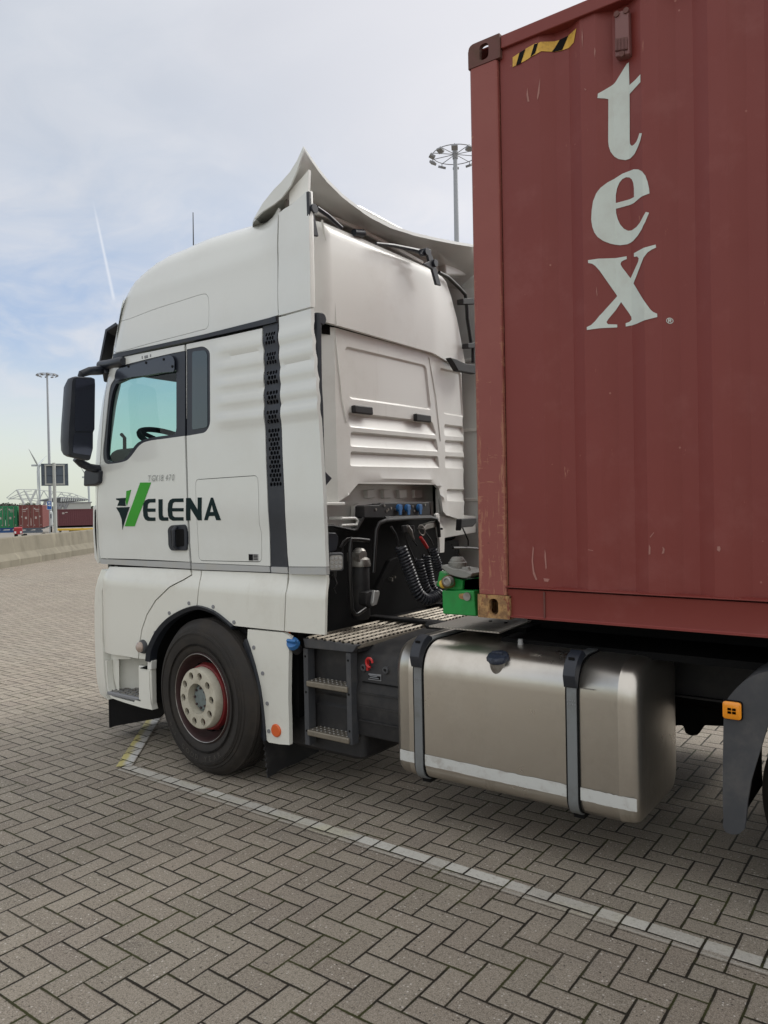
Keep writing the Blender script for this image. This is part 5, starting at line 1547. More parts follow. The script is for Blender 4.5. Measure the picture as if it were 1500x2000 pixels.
def rear_side_gear():
    # far side deflector, mirror of the near one, reaching from fairing to spoiler
    o = [(-3.62, .99), (-2.97, .99), (-2.95, 1.33), (-3.01, 2.9), (-3.03, 3.56), (-3.25, 3.74), (-3.62, 3.74)]
    mb = MB(); sheet(mb, o, (), lambda x, z: (x, 5.83, z), (0, .03, 0), .1); mb.build('far_deflector', 'cream', TR)
    for z in (2.95, 2.35, 1.75): MB().box((-3.62, 5.80, z), (-2.98, 5.829, z+.03)).build('deflector_rib', 'cream', TR, bevel=.005)
    MB().tube(v3([(1180, 820), (1235, 848), (1300, 910), (1340, 955), (1347, 1000), (1352, 1100), (1375, 1250)], -3.10)+v4([(1382, 300), (1382, 420)], -3.10), .014, 10).build('deflector_stay', 'glossblk', TR)
    for L in ([(1320, 10), (1395, 5), (1395, 45), (1322, 45)], [(1352, 295), (1400, 290), (1400, 325), (1352, 325)]):
        MB().prism(v4(L, -3.08), (-.06, 0, 0)).build('stay_clip', 'black', TR, bevel=.004)
    MB().prism(v4([(1238, 385), (1275, 395), (1340, 425), (1400, 432), (1400, 490), (1290, 470), (1262, 420)], -3.06), (-.05, 0, 0)).build('deflector_hinge', 'black', TR, bevel=.006)
    # near side vertical stay with its top knob
    MB().tube(v4([(392, 105), (394, 300), (402, 560), (410, 700), (418, 900), (430, 1130), (436, 1300), (440, 1640)], -2.99), [.022, .022, .018, .018, .014, .012, .012, .012], 10).build('deflector_stay', 'navy', TR)
    MB().prism(v4([(360, 105), (380, 105), (385, 185), (368, 200), (360, 195)], -2.985), (-.06, 0, 0)).build('stay_bracket', 'navy', TR, bevel=.003)
    p = v4([(425, 138)], -2.97)[0]; MB().cyl(p, p-Vector((.05, 0, 0)), .036, .036, 16).build('stay_knob', 'navy', TR, bevel=.006)
    p = v4([(425, 860)], -2.96)[0]; MB().box(p-Vector((.03, .014, .035)), p+Vector((.0, .014, .035))).build('stay_clip', 'navy', TR, bevel=.005)
    # near-black fill standing for the deep shade behind the cab
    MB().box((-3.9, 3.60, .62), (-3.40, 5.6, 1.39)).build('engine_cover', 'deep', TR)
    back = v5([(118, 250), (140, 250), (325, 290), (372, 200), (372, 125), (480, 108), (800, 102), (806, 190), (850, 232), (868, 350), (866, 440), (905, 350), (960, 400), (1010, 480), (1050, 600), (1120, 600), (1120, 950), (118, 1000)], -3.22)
    mb = MB(); mb.prism(back, (-.02, 0, 0)); mb.build('rear_shade_sheet', 'deep', TR)  # black sheet painted in for the shadowed gap
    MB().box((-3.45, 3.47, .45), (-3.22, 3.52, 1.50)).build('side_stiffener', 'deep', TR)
    # connector panel with blue caps
    cp = v5([(372, 130), (385, 122), (470, 122), (482, 110), (798, 103), (803, 190), (485, 205), (372, 205)], -3.10)
    c = MB().prism(cp, (-.08, 0, 0)).build('connector_panel', 'black', TR, bevel=.006)
    for x, y in ((607, 140), (662, 140), (738, 138)):
        q = v5([(x, y)], -3.08)[0]; k = MB().cyl(q, q-Vector((.04, 0, 0)), .026, .028, 16).build('coupling_cap', 'blue', c)
        MB().prism([q+Vector((.003, dy, dz)) for dy, dz in ((-.022, .02), (.022, .02), (.012, -.05), (-.012, -.05))], (-.01, 0, 0)).build('cap_flap', 'blue', k, bevel=.003)
    mb = MB()
    for x, y in ((505, 125), (530, 150), (548, 142), (520, 160), (576, 150), (700, 160), (770, 120), (450, 150), (632, 160), (690, 130)):
        q = v5([(x, y)], -3.095)[0]; mb.cyl(q, q-Vector((.02, 0, 0)), .009, .009, 8)
    mb.build('coupling', 'steel', c)
    # black tube frame
    MB().tube(v5([(430, 560), (440, 400), (450, 280), (470, 238), (510, 222), (650, 210), (800, 203), (838, 212), (852, 240), (860, 330)], -3.02), .013, 10).build('hose_frame', 'glossblk', TR)
    MB().tube(v5([(505, 208), (800, 198), (845, 215)], -3.03), .013, 10).build('hose_rail', 'glossblk', TR)
    MB().prism(v5([(780, 245), (845, 225), (858, 240), (850, 262), (770, 285), (750, 280)], -3.03), (-.05, 0, 0)).build('hose_bracket', 'steel', TR, bevel=.006)
    MB().tube(v5([(400, 352), (330, 345), (285, 345), (278, 400), (278, 600), (290, 800), (310, 832), (330, 830), (380, 795)], -2.95), .013, 12).build('grab_tube', 'glossblk', TR)
    MB().tube(v5([(118, 258), (160, 256), (300, 285), (322, 280), (365, 205)], -3.08), .009, 8).build('hose_rail', 'glossblk', TR)
    # air-dryer style canister
    cv = v5([(342, 520)], -3.06)[0]
    mb = MB(); mb.lathe([(-.34, .0), (-.34, .05), (-.32, .062), (-.02, .062), (.0, .058)], cv, axis='z', seg=28); k = mb.build('filter_canister', 'black', TR)
    mb = MB(); mb.lathe([(.0, .070), (.012, .072), (.045, .066), (.060, .045), (.10, .042), (.115, .028), (.12, .0)], cv, axis='z', seg=24); mb.box(cv+Vector((-.05, -.065, .035)), cv+Vector((.045, .02, .09))); mb.build('canister_head', 'steel', k, sharp=30)
    # work lamps
    c = v5([(188, 495)], -2.93)[0]; ax = Vector((.8, -.55, -.15)).normalized(); sx = Vector((0, 0, 1)).cross(ax).normalized(); sy = ax.cross(sx)
    fr = lambda w, h, d0, r=.012: [c+ax*d0+sx*a+sy*b for a, b in arcfil([(-w, -h), (w, -h), (w*.96, h), (-w*.96, h)], r*1.6)]
    k = MB().loft([fr(.048, .052, .0), fr(.050, .055, -.012), fr(.05, .055, -.03), fr(.035, .04, -.055)]).build('work_lamp', 'grey', TR, sharp=30)
    MB().loft([fr(.040, .044, .003), fr(.040, .044, -.003)]).build('lens', 'lamp', k)
    mb = MB()
    for i in range(3):
        for j in range(3): q = c+ax*.004+sx*(i-1)*.024+sy*(j-1)*.026; mb.cyl(q-ax*.004, q+ax*.005, .0105, .007, 10)
    mb.build('lamp_reflector', 'screen', k)
    MB().tube([c-sy*.05-ax*.02, c-sy*.085-ax*.02, c-sy*.10-ax*.06], .012, 8).build('lamp_bracket', 'black', k)
    MB().tube([c-sy*.09-ax*.03, c-sy*.13+sx*.01, c-sy*.16-sx*.01, c-sy*.19+sx*.005], .004, 6).build('lamp_cable', 'glossblk', k)
    MB().tube(v5([(215, 400), (235, 360), (262, 340), (290, 335), (340, 345)], -3.0), .007, 8).build('lamp_cable', 'glossblk', k)
    MB().tube(v5([(228, 450), (232, 390), (268, 350)], -3.0), .005, 8).build('lamp_cable', 'glossblk', k)
    p = v5([(440, 678), (472, 678), (475, 700), (455, 770), (432, 780), (428, 760)], -2.95); k = MB().prism(p, (-.03, 0, 0)).build('work_lamp', 'lamp', TR, bevel=.006)
    MB().prism(v5([(385, 690), (440, 672), (448, 680), (430, 785), (410, 795), (385, 770)], -2.97), (-.07, 0, 0)).build('lamp_housing', 'black', k, bevel=.01)
    # mud guard inner, hanging pieces
    MB().prism(v5([(120, 300), (190, 300), (208, 330), (205, 370), (190, 420), (125, 440)], -3.1), (-.03, 0, 0)).build('air_intake', 'navy', TR, bevel=.01)
    MB().prism(v5([(540, 480), (590, 455), (600, 500), (500, 620), (470, 700), (440, 690)], -3.12), (-.04, 0, 0)).build('chassis_arm', 'deep', TR, bevel=.01)
    MB().prism(v5([(1005, 212), (1105, 205), (1105, 235), (1080, 262), (1010, 268), (1000, 290)], -3.05), (-.05, 0, 0)).build('side_lamp_box', 'black', TR, bevel=.006)
    MB().tube(v5([(1012, 270), (1030, 310), (1048, 350), (1048, 390)], -3.04), .006, 6).build('lamp_cable', 'glossblk', TR)
    MB().tube(v5([(950, 400), (1050, 400), (1110, 405)], -3.05), .010, 6).build('chassis_tube', 'glossblk', TR)
    mb = MB()
    for x, y in ((556, 600), (556, 612), (575, 590)): q = v5([(x, y)], -3.15)[0]; mb.cyl(q, q-Vector((.03, 0, 0)), .008, .008, 8)
    mb.build('chassis_bolt', 'steel', TR)
    # straight leads with their couplings, then coils
    for L, r, m_ in (([(545, 262), (575, 310), (590, 350), (592, 385)], .008, 'black'), ([(622, 262), (640, 330), (665, 400), (700, 480)], .006, 'black'),
                     ([(685, 345), (715, 385)], .005, 'black'), ([(770, 300), (800, 340), (820, 380)], .005, 'black'), ([(780, 395), (800, 450)], .006, 'black')):
        MB().tube(v5(L, -2.98), r, 8).build('air_lead', m_, TR)
    MB().tube(v5([(650, 258), (668, 290), (680, 318), (692, 345)], -2.96), [.014, .020, .012, .008], 10).build('coupling_head', 'steel', TR)
    MB().tube(v5([(630, 255), (635, 295)], -2.97), [.018, .020], 10).build('coupling_head', 'black', TR)
    MB().tube(v5([(682, 255), (684, 300)], -2.97), [.018, .018], 10).build('coupling_head', 'black', TR)
    q = v5([(745, 285)], -2.96)[0]; mb = MB(); e1 = Vector((0, .03, -.03)); e2 = Vector((.005, .018, .02))
    mb.tube([q+e1*math.cos(a)+e2*math.sin(a) for a in [2*math.pi*i/20 for i in range(21)]], .005, 6); mb.build('coupling_head', 'steel', TR)
    MB().tube(v5([(737, 330), (755, 358), (782, 400)], -2.95), [.011, .013, .011], 10).build('red_coupling', 'red', TR)
    def coil(L, turns, R0, r, X0_, X1_):
        cpts = curve([(x, y, i/(len(L)-1)) for i, (x, y) in enumerate(L)], 12); P = [Vector(at(*z5([(x, y)])[0], X=X0_+(X1_-X0_)*t)) for x, y, t in cpts]
        Ls = [0]
        for i in range(1, len(P)): Ls.append(Ls[-1]+(P[i]-P[i-1]).length)
        tot = Ls[-1]; N_ = turns*14; out = []; nrm = None
        for k in range(N_+1):
            s_ = tot*k/N_; i = max(j for j in range(len(Ls)) if Ls[j] <= s_+1e-9); i = min(i, len(P)-2); f = (s_-Ls[i])/(Ls[i+1]-Ls[i]); p = P[i].lerp(P[i+1], f); t = (P[i+1]-P[i]).normalized()
            if nrm is None: nrm = t.cross(Vector((1, 0, 0))).normalized()
            nrm = (nrm-t*nrm.dot(t)).normalized(); bn = t.cross(nrm); a = 2*math.pi*turns*k/N_; out.append(p+(nrm*math.cos(a)+bn*math.sin(a))*R0)
        MB().tube(out, r, 6).build('coiled_hose', 'hose', TR)
    coil([(605, 392), (625, 440), (650, 510), (680, 590), (705, 660), (735, 712), (780, 738), (830, 722), (868, 690)], 27, .034, .0085, -2.94, -2.80)
    coil([(725, 470), (735, 520), (752, 590), (770, 650), (800, 700), (850, 720)], 17, .028, .0065, -3.02, -2.95)
    coil([(775, 450), (785, 520), (800, 600), (815, 660), (845, 700)], 16, .028, .0065, -3.08, -3.0)
    coil([(815, 405), (830, 450), (850, 510), (862, 560)], 9, .026, .0065, -2.98, -2.95)


M['hose'] = mat('hose_dark', (.035, .038, .048), .38, var=.1)
rear_side_gear()


def catwalk():
    MB().box((-3.14, 3.47, .90), (-2.74, 5.60, .935)).build('catwalk_frame', 'black', TR)
    # profiled walkway: ribs run across the truck
    prof = []; n = 6; x0, x1 = -3.15, -2.735; p = (x1-x0)/n
    for i in range(n):
        x = x0+i*p
        prof += [(x, .944), (x+p*.30, .944), (x+p*.38, .958), (x+p*.50, .962), (x+p*.62, .958), (x+p*.70, .944)]
    prof.append((x1, .944)); prof.append((x1+.004, .930))
    mb = MB(); top = [(x, z) for x, z in prof]; bot = [(x, z-.006) for x, z in prof[::-1]]
    mb.loft([[(x, y, z) for x, z in top+bot] for y in (3.445, 5.6)]); w = mb.build('catwalk', 'tread', TR, sharp=50)
    mb = MB(); mb2 = MB()
    for i in range(n):
        xc = x0+(i+.0)*p+p*.15
        if i == 0: xc += .02
        for j in range(48):
            y = 3.47+j*.044; mb.box((xc-.007, y, .9445), (xc+.009, y+.013, .950))
            
    o = mb.build('anti_slip_stud', 'tread', w); o['kind'] = 'stuff'
    mb = MB()
    for i in range(n):
        xc = x0+i*p+p*.5
        for j in range(48): y = 3.48+j*.044; mb.cyl((xc+p*.22, y, .946), (xc+p*.22, y, .9535), .006, .006, 8)
    o = mb.build('drain_hole', 'deep', w); o['kind'] = 'stuff'
    # access ladder
    L = z6([(230, 118), (495, 152), (470, 187), (238, 162)]); pts = [at(*q, Y=3.43) for q in L]
    ld = MB().prism(pts, (0, .04, 0)).build('ladder', 'grey', TR, bevel=.004)
    for a, b in (((248, 165), (258, 635)), ((457, 187), (467, 635))):
        A, B = at(*z6([a])[0], Y=3.45), at(*z6([b])[0], Y=3.45); MB().box((A[0]-.018, 3.435, A[2]), (A[0]+.018, 3.50, B[2])).build('ladder_rail', 'grey', ld, bevel=.004)
        for k in (.08, .45, .85): z = A[2]+(B[2]-A[2])*k; MB().cyl((A[0], 3.433, z), (A[0], 3.437, z), .007, .007, 8).build('rail_bolt', 'deep', ld)
    for za in ((.700, -3.115, -2.80), (.405, -3.115, -2.795)):
        z, xa, xb = za; s_ = MB().box((xa, 3.42, z-.035), (xb, 3.56, z)).build('ladder_step', 'tread', ld, bevel=.008, seg=3)
        mb = MB()
        for i in range(9):
            for j in range(3): mb.cyl((xa+.025+i*.033, 3.45+j*.035, z-.001), (xa+.025+i*.033, 3.45+j*.035, z+.003), .009, .007, 8)
        mb.build('step_grip', 'steel', s_)
    # tanks behind the ladder, filler neck with blue cap
    mb = MB(); rings = []
    def rbox(a, b, y0, y1, r): return [(a+x*(b-a), y) for x, y in ()]
    for z, s in ((.235, .6), (.245, .9), (.27, 1.0), (.54, 1.0), (.56, .95), (.60, .95), (.62, 1), (.88, 1.0), (.905, .9), (.91, .6)):
        c = (-3.06, 3.78); poly = arcfil([(-.31*s, -.26*s), (.30*s, -.26*s), (.30*s, .26*s), (-.31*s, .26*s)], .06); rings.append([(c[0]+x, c[1]+y, z) for x, y in poly])
    mb.loft(rings); mb.build('urea_tank', 'black', TR, sharp=30)
    for z in (.655, .60, .57): 
        MB().box((-3.40, 3.53, z), (-3.36, 3.56, z+.02)).build('tank_valve', 'galvd', TR, bevel=.004)
    c = Vector(at(*z6([(186, 150)])[0], Y=3.40)); ax = Vector((.15, -.70, .70)).normalized()
    k = MB().cyl(c-ax*.06, c, .03, .034, 16).build('filler_neck', 'black', TR)
    m_ = MB().cyl(c, c+ax*.032, .040, .037, 20); m_.obox(c+ax*.04, ax*.012, Vector((.035, 0, 0)), Vector((0, .006, .006))); m_.build('filler_cap', 'blue', k, bevel=.003)
    a = at(*z6([(148, 88)])[0], Y=3.44); MB().box((a[0]-.03, 3.43, a[2]-.012), (a[0]+.035, 3.44, a[2]+.01)).build('side_reflector', 'orange', TR)
    # battery box
    bx = MB(); zb, zt = .405, .925
    prof = [(3.50, zb), (3.485, .55), (3.485, .68), (3.50, .72), (3.50, .83), (3.53, .885), (3.60, zt), (4.15, zt+.02), (4.15, zb)]
    bx.loft([[(x, y, z) for y, z in prof] for x in (-2.80, -2.72, -2.08, -2.06)]); b_ = bx.build('battery_box', 'black', TR, bevel=.012)
    for z in (.50, .585, .66): MB().box((-2.76, 3.478, z), (-2.10, 3.487, z+.008)).build('moulded_rib', 'black', b_)
    MB().box((-2.74, 3.49, .722), (-2.10, 3.497, .728)).build('lid_seam', 'deep', b_)
    q = at(*z6([(555, 235)])[0], Y=3.48); mb = MB(); mb.tube([Vector(q)+Vector((.022*math.cos(a), -.004, .026*math.sin(a))) for a in [2*math.pi*i/16 for i in range(14)]], .007, 6); mb.box((q[0]-.03, 3.485, q[2]-.05), (q[0]-.018, 3.50, q[2]+.01))
    mb.build('isolator_key', 'red', b_)
    for p in ((520, 262), (628, 275)):
        q = at(*z6([p])[0], Y=3.485); MB().lathe([(.0, .022), (-.012, .020), (-.014, .012), (-.008, .008)], (q[0], 3.50, q[2]), seg=18).build('box_catch', 'grey', b_)
    L = [at(*q, Y=3.494) for q in z6([(549, 288), (610, 294), (610, 326), (549, 318)])]; k = MB().prism(L, (0, .004, 0)).build('warning_label', 'galvd', b_)
    q0, q1 = L[0], L[2]; mb = MB(); mb.box((q0[0]+.003, 3.490, q1[2]+.006), (q1[0]-.003, 3.4935, q0[2]-.008)); mb.build('label_field', 'deep', k)
    mb = MB()
    for i in range(3): mb.box((q0[0]+.012, 3.488, q1[2]+.012+i*.010), (q1[0]-.012-.01*i, 3.4898, q1[2]+.015+i*.010))
    mb.build('label_print', 'galv', k)
    L = [at(*q, Z=.93) for q in z6([(725, 178), (768, 162), (770, 168), (727, 185)])]; MB().prism(L, (0, 0, .002)).build('lid_lettering', 'galvd', b_)
    # torn mud flap hanging across behind the front wheel
    rnd = random.Random(11); e = [(3.40+(.012 if k % 2 else 0)+.03*(k/16)+rnd.uniform(-.003, .003), .34-.30*k/16) for k in range(17)]
    out = [(3.92, .42), (3.42, .42)]+e+[(3.50, .050), (3.58, .062), (3.70, .058), (3.92, .075)]
    MB().prism([(-3.475, y, z) for y, z in out], (.010, 0, 0)).build('mud_flap', 'black', TR)


catwalk()


def fuel_tank():
    y0, y1, z0, z1_ = 3.425, 4.05, .262, 1.0; xa, xb = -2.475, -1.125
    def sec(s=0.0, r=.14): return arcfil([(y0+s, z1_-s), (y0+s, z0+s), (y1-s, z0+s), (y1-s, z1_-s)], [r*1.25, r*.72, r*.8, r*.8], 10)
    rings = []
    for x, s in ((xa, .075), (xa+.008, .040), (xa+.025, .012), (xa+.045, .003), (xa+.052, 0), (xa+.10, 0), (xa+.104, -.003), (xa+.110, -.003), (xa+.114, 0), (xb-.10, 0), (xb-.096, -.003), (xb-.090, -.003), (xb-.086, 0), (xb-.045, .003), (xb-.025, .010), (xb-.008, .032), (xb, .060)):
        rings.append([(x, y, z) for y, z in sec(s)])
    t = MB().loft(rings).build('fuel_tank', 'alu', TR, sharp=50)
    def path(off, a, b):
        q = sec(-off); q = q  # start at the top front corner going down the face
        return q
    def strap(xc):
        q = sec(-.004); q2 = sec(-.010)
        for w, qq, m_, nm in ((.034, q, 'deep', 'strap_rubber'), (.024, q2, 'strap', 'tank_strap')):
            mb = MB(); n = len(qq); mb.loft([[(xc-w, *p) for p in qq], [(xc-w, y+(3.74-y)*.02, z+(.64-z)*.02) for y, z in qq], [(xc+w, y+(3.74-y)*.02, z+(.64-z)*.02) for y, z in qq], [(xc+w, *p) for p in qq]], True, False)
            mb.loft([[(xc-w, *p) for p in qq], [(xc+w, *p) for p in qq]], True, False)
            o = mb.build(nm, m_, t)
        # rounded buckle cover over the top front corner
        c = [p for p in sec(-.016) if p[0] < 3.53 and p[1] > .86]+[(y0-.016, .872)]; c2 = [p for p in sec(-.045) if p[0] < 3.53 and p[1] > .86]+[(y0-.040, .865)]
        mb = MB(); n = min(len(c), len(c2)); c = c[:n]; c2 = c2[:n]
        rings = []
        for i in range(n):
            a, b = c[i], c2[i]; k = 1 if 0 < i < n-1 else .4; w = .036-.004*abs(i-n*.5)/n
            b = (a[0]+(b[0]-a[0])*k, a[1]+(b[1]-a[1])*k); rings.append([(xc-w, *a), (xc-w*.85, *b), (xc+w*.85, *b), (xc+w, *a)])
        mb.loft(rings); k = mb.build('strap_buckle', 'navy', t, bevel=.006)
        i = n//2; b = c2[i]; mb = MB().box((xc-.014, b[0]-.003, b[1]-.0), (xc+.014, b[0]+.004, b[1]+.012)); mb.build('buckle_slot', 'deep', k)
        mb = MB()
        for i in range(4):
            for j in range(2): mb.cyl((xc-.018+i*.012, y0-.0125, .812-j*.018), (xc-.018+i*.012, y0-.009, .812-j*.018), .0035, .0035, 8)
        mb.build('strap_rivet', 'galvd', t)
        MB().box((xc-.026, y0+.06, z0-.028), (xc+.026, y0+.14, z0-.008)).build('strap_foot', 'deep', t)
    strap(-2.305); strap(-1.437)
    # white tape along the lower face, broken by the straps
    mb = MB()
    for a, b in ((xa+.042, -2.336), (-2.272, -1.470), (-1.402, xb-.016)):
        n = 24; top = []; rnd = random.Random(5)
        xs = np.linspace(a, b, n); zt = [.408-(.004*rnd.random() if rnd.random() < .5 else 0) for _ in xs]; zb = [.346+(.003*rnd.random()) for _ in xs]
        fc = sorted([(q[1], q[0]) for q in sec() if q[0] < 3.62 and q[1] < .7]); sy = lambda z_: float(np.interp(z_, [q[0] for q in fc], [q[1] for q in fc]))-y0
        def yy(x): 
            d = min(x-xa, xb-x); return y0-.0035+(0.02*max(0, (.045-d)/.045)**2 if d < .045 else 0)
        rr = [[(x, yy(x)+sy(zz+(z_-zz)*k_/5), zz+(z_-zz)*k_/5) for k_ in range(6)] for x, z_, zz in zip(xs, zt, zb)]
        mb.loft(rr, close=False)
    mb.build('reflective_tape', 'tape', t)
    # filler cap, small breather
    c = Vector(at(*z6([(1184, 226)])[0], Y=3.465)); ax = Vector((0, -.26, .96)).normalized()
    nk = MB().cyl(c-ax*.09, c+ax*.0, .050, .046, 28).build('filler_neck', 'steel', t)
    mb = MB(); e1 = Vector((1, 0, 0)); e2 = ax.cross(e1); rings = []
    for h, r in ((0, .050), (.008, .056), (.024, .056), (.034, .050), (.036, .030), (.036, .001)):
        rings.append([c+ax*h+(e1*math.cos(a)+e2*math.sin(a))*r*(1+.05*math.sin(a*9)*(1 if .001 < h < .033 else 0)) for a in [2*math.pi*i/54 for i in range(54)]])
    mb.loft(rings); cp = mb.build('filler_cap', 'capblue', nk, sharp=30)
    MB().obox(c+ax*.042, e1*.030, e2*.007, ax*.008).build('cap_grip', 'capblue', nk, bevel=.003)
    c = Vector(at(*z6([(1292, 185)])[0], Y=3.66)); MB().cyl((c.x, c.y, .985), (c.x, c.y, 1.03), .016, .012, 12).build('breather', 'screen', t)
    # end lettering-free weld bead is part of the shell; tiny scratch-plate by the seam
    MB().box((-1.395, y0-.003, .872), (-1.33, y0+.002, .876)).build('seam_scratch', 'steel', t)


fuel_tank()


def chassis():
    # ladder frame
    mb = MB()
    for y in (4.22, 4.98):
        mb.box((-4.9, y-.004, .70), (1.0, y+.004, .98)); mb.box((-4.9, y-.04, .972), (1.0, y+.04, .982)); mb.box((-4.9, y-.04, .70), (1.0, y+.04, .71))
    for x in (-2.4, -1.4, -.5, .4): mb.box((x, 4.22, .74), (x+.06, 4.98, .95))
    mb.build('chassis_frame', 'black', TR)
    for px, py in ((1100, 0), (0, 0)): pass
    mb = MB()
    for x, y in ((1127, 310), (1190, 322), (1252, 312), (1130, 372), (1190, 378), (1256, 380), (540, 345), (562, 360), (730, 380), (292, 330)):
        p = at(*z7([(x, y)])[0], Y=4.17); mb.cyl((p[0], 4.16, p[2]), (p[0], 4.20, p[2]), .014, .014, 6)
    mb.build('frame_bolt', 'galvd', TR)
    MB().box((-2.5, 4.06, .93), (-1.0, 4.12, 1.0)).build('air_pipe_tray', 'black', TR, bevel=.01)
    MB().tube([(-2.62, 4.0, .99), (-2.3, 4.0, 1.0), (-1.9, 4.02, 1.0), (-1.0, 4.05, .98)], .022, 10).build('cable_loom', 'black', TR)
    MB().box((-1.95, 3.70, .985), (-.6, 4.16, 1.02)).build('mud_guard_rail', 'deep', TR)
    # fifth wheel
    f = MB(); f.lathe([(0, .0), (0, .42), (.045, .45), (.05, .45), (.05, .0)], (-.45, 4.62, 1.07), axis='z', seg=40); f.box((-.6, 4.1, .98), (-.3, 5.14, 1.08)); f.build('fifth_wheel', 'deep', TR)
    # transmission, axle, engine masses seen dark under the frame
    MB().box((-4.6, 4.35, .42), (-2.9, 4.90, .95)).build('engine', 'deep', TR, bevel=.05)
    MB().tube([(-2.9, 4.62, .68), (-.3, 4.62, .58)], .07, 12).build('drive_shaft', 'deep', TR)
    MB().tube([(-.16, 3.9, .5), (-.16, 4.4, .5), (-.16, 4.5, .55), (-.16, 4.74, .55), (-.16, 4.84, .5), (-.16, 5.4, .5)], [.10, .10, .2, .2, .10, .10], 16).build('rear_axle', 'deep', TR)
    MB().tube([(-3.995, 3.75, .5), (-3.995, 5.5, .5)], .07, 12).build('front_axle', 'deep', TR)
    # hanging dark plate on the far side with a rounded toe
    L = z7([(940, 560), (1245, 560), (1245, 808), (1125, 802), (1085, 860), (1045, 862), (1015, 850), (1000, 802), (940, 805)]); MB().prism([at(*q, Y=4.6) for q in L], (0, .05, 0)).build('spare_carrier', 'deep', TR, bevel=.01)
    MB().box((-2.6, 5.15, .30), (-1.0, 5.82, .98)).build('light_blocking_tank', 'black', TR, bevel=.05)  # unseen far-side tank, enlarged to block light under the truck
    # rear mudguard
    outer = curve(z7([(1238, 1350), (1234, 1200), (1237, 900), (1242, 745), (1256, 660), (1300, 598), (1355, 545), (1410, 510), (1465, 492)]), 5) + z7([(1500, 484)])
    P = [(float(at(*q, Y=3.42)[0]), float(at(*q, Y=3.42)[2])) for q in outer]
    xc, zc = -.16, .505; Rin = .555
    far_o = [(-.35, 1.115), (-.16, 1.13), (.05, 1.115), (.25, 1.04), (.42, .90), (.50, .75), (.545, .40)]
    inn_ = [(.44, .40), (.43, .66)]
    arc = [(xc+Rin*math.cos(a), zc+Rin*math.sin(a)) for a in np.linspace(math.radians(14), math.radians(168), 24)]
    inL = [(float(at(*q, Y=3.42)[0]), float(at(*q, Y=3.42)[2])) for q in z7([(1432, 1020), (1400, 1130), (1380, 1250), (1370, 1360)])]
    toe = [(float(at(*q, Y=3.42)[0]), float(at(*q, Y=3.42)[2])) for q in z7([(1362, 1410), (1330, 1437), (1290, 1440), (1250, 1425), (1236, 1395)])]
    out = P + far_o + inn_ + [p for p in arc if p[0] > -.60] + inL + toe
    mb = MB(); sheet(mb, out, (), lambda x, z: (x, 3.42, z), (0, .025, 0), .12); mg = mb.build('rear_mudguard', 'grey', TR, bevel=.008)
    top = P + far_o
    mb = MB(); mb.loft([[(x+.03, 3.445, z-.02), (x+.03, 4.01, z-.02), (x+.045, 4.01, z-.03), (x+.045, 3.445, z-.03)] for x, z in P]); mb.build('guard_shade_sheet', 'deep', mg, sharp=40)  # added dark sheet: hides the bright gap, stands for shade by the tyre
    MB().box((P[0][0]+.02, 3.47, P[0][1]-.02), (P[0][0]+.04, 4.0, P[0][1]+.03)).build('shade_flap', 'deep', mg)  # added dark flap closing the foot of the same gap
    mb = MB(); mb.loft([[(x, 3.44, z), (x, 4.02, z), (x, 4.02, z-.015), (x, 3.44, z-.015)] for x, z in top]); mb.build('mudguard_top', 'grey', mg, sharp=40)
    c = at(*z7([(1290, 712)])[0], Y=3.41); s_ = arcfil([(-.036, -.036), (.036, -.036), (.036, .036), (-.036, .036)], .014)
    k = MB().loft([[(c[0]+x*1.12, 3.421, c[2]+z*1.12) for x, z in s_], [(c[0]+x*1.1, 3.412, c[2]+z*1.1) for x, z in s_]]).build('marker_lamp', 'deep', mg)
    MB().loft([[(c[0]+x, 3.413, c[2]+z) for x, z in s_], [(c[0]+x, 3.404, c[2]+z) for x, z in s_], [(c[0]+x*.8, 3.400, c[2]+z*.8) for x, z in s_]]).build('lens', 'amber', k, sharp=50)
    mb = MB()
    for dx in (-.009, .009):
        for a in (-1, 1):
            for b in (-1, 1): mb.box((c[0]+dx-.007, 3.3985, c[2]+b*.007-.006), (c[0]+dx+.007, 3.4002, c[2]+b*.007+.004))
    mb.build('lens_mark', 'amberd', k)


chassis()
M['antenna'] = M['glossblk']
_a = at(377.5, 480, Y=3.75); _b = at(377, 415, Y=3.75)
MB().cyl((_a[0], 3.75, _a[2]-.1), (_b[0], 3.75, _b[2]), .005, .003, 8).build('antenna', 'glossblk', TR)


# ------------------------------------------------------------------ the red container
CT = thing('shipping_container', (4.15, 4.67, 1.163), 'tall brown-red container with large white letters down its corrugated side, behind the white cab', 'container')
CX0, CX1, CY0, CY1, CZ0, CZ1 = -1.945, 10.247, 3.45, 5.888, 1.163, 4.059
def corrY(x):
    """corrugated side: distance of the sheet behind the rail face"""
    if x < -1.655: return CY0+.022
    t = (x+1.293) % .280; d = .034
    if t < .068: o = t/.068
    elif t < .138: o = 1
    elif t < .206: o = 1-(t-.138)/.068
    else: o = 0
    return CY0+.022+d*o*min(1, (x+1.655)/.05)
FOLDS = [-1.655, -1.605]+[-1.293+.280*k+f for k in range(-1, 42) for f in (0, .068, .138, .206)]


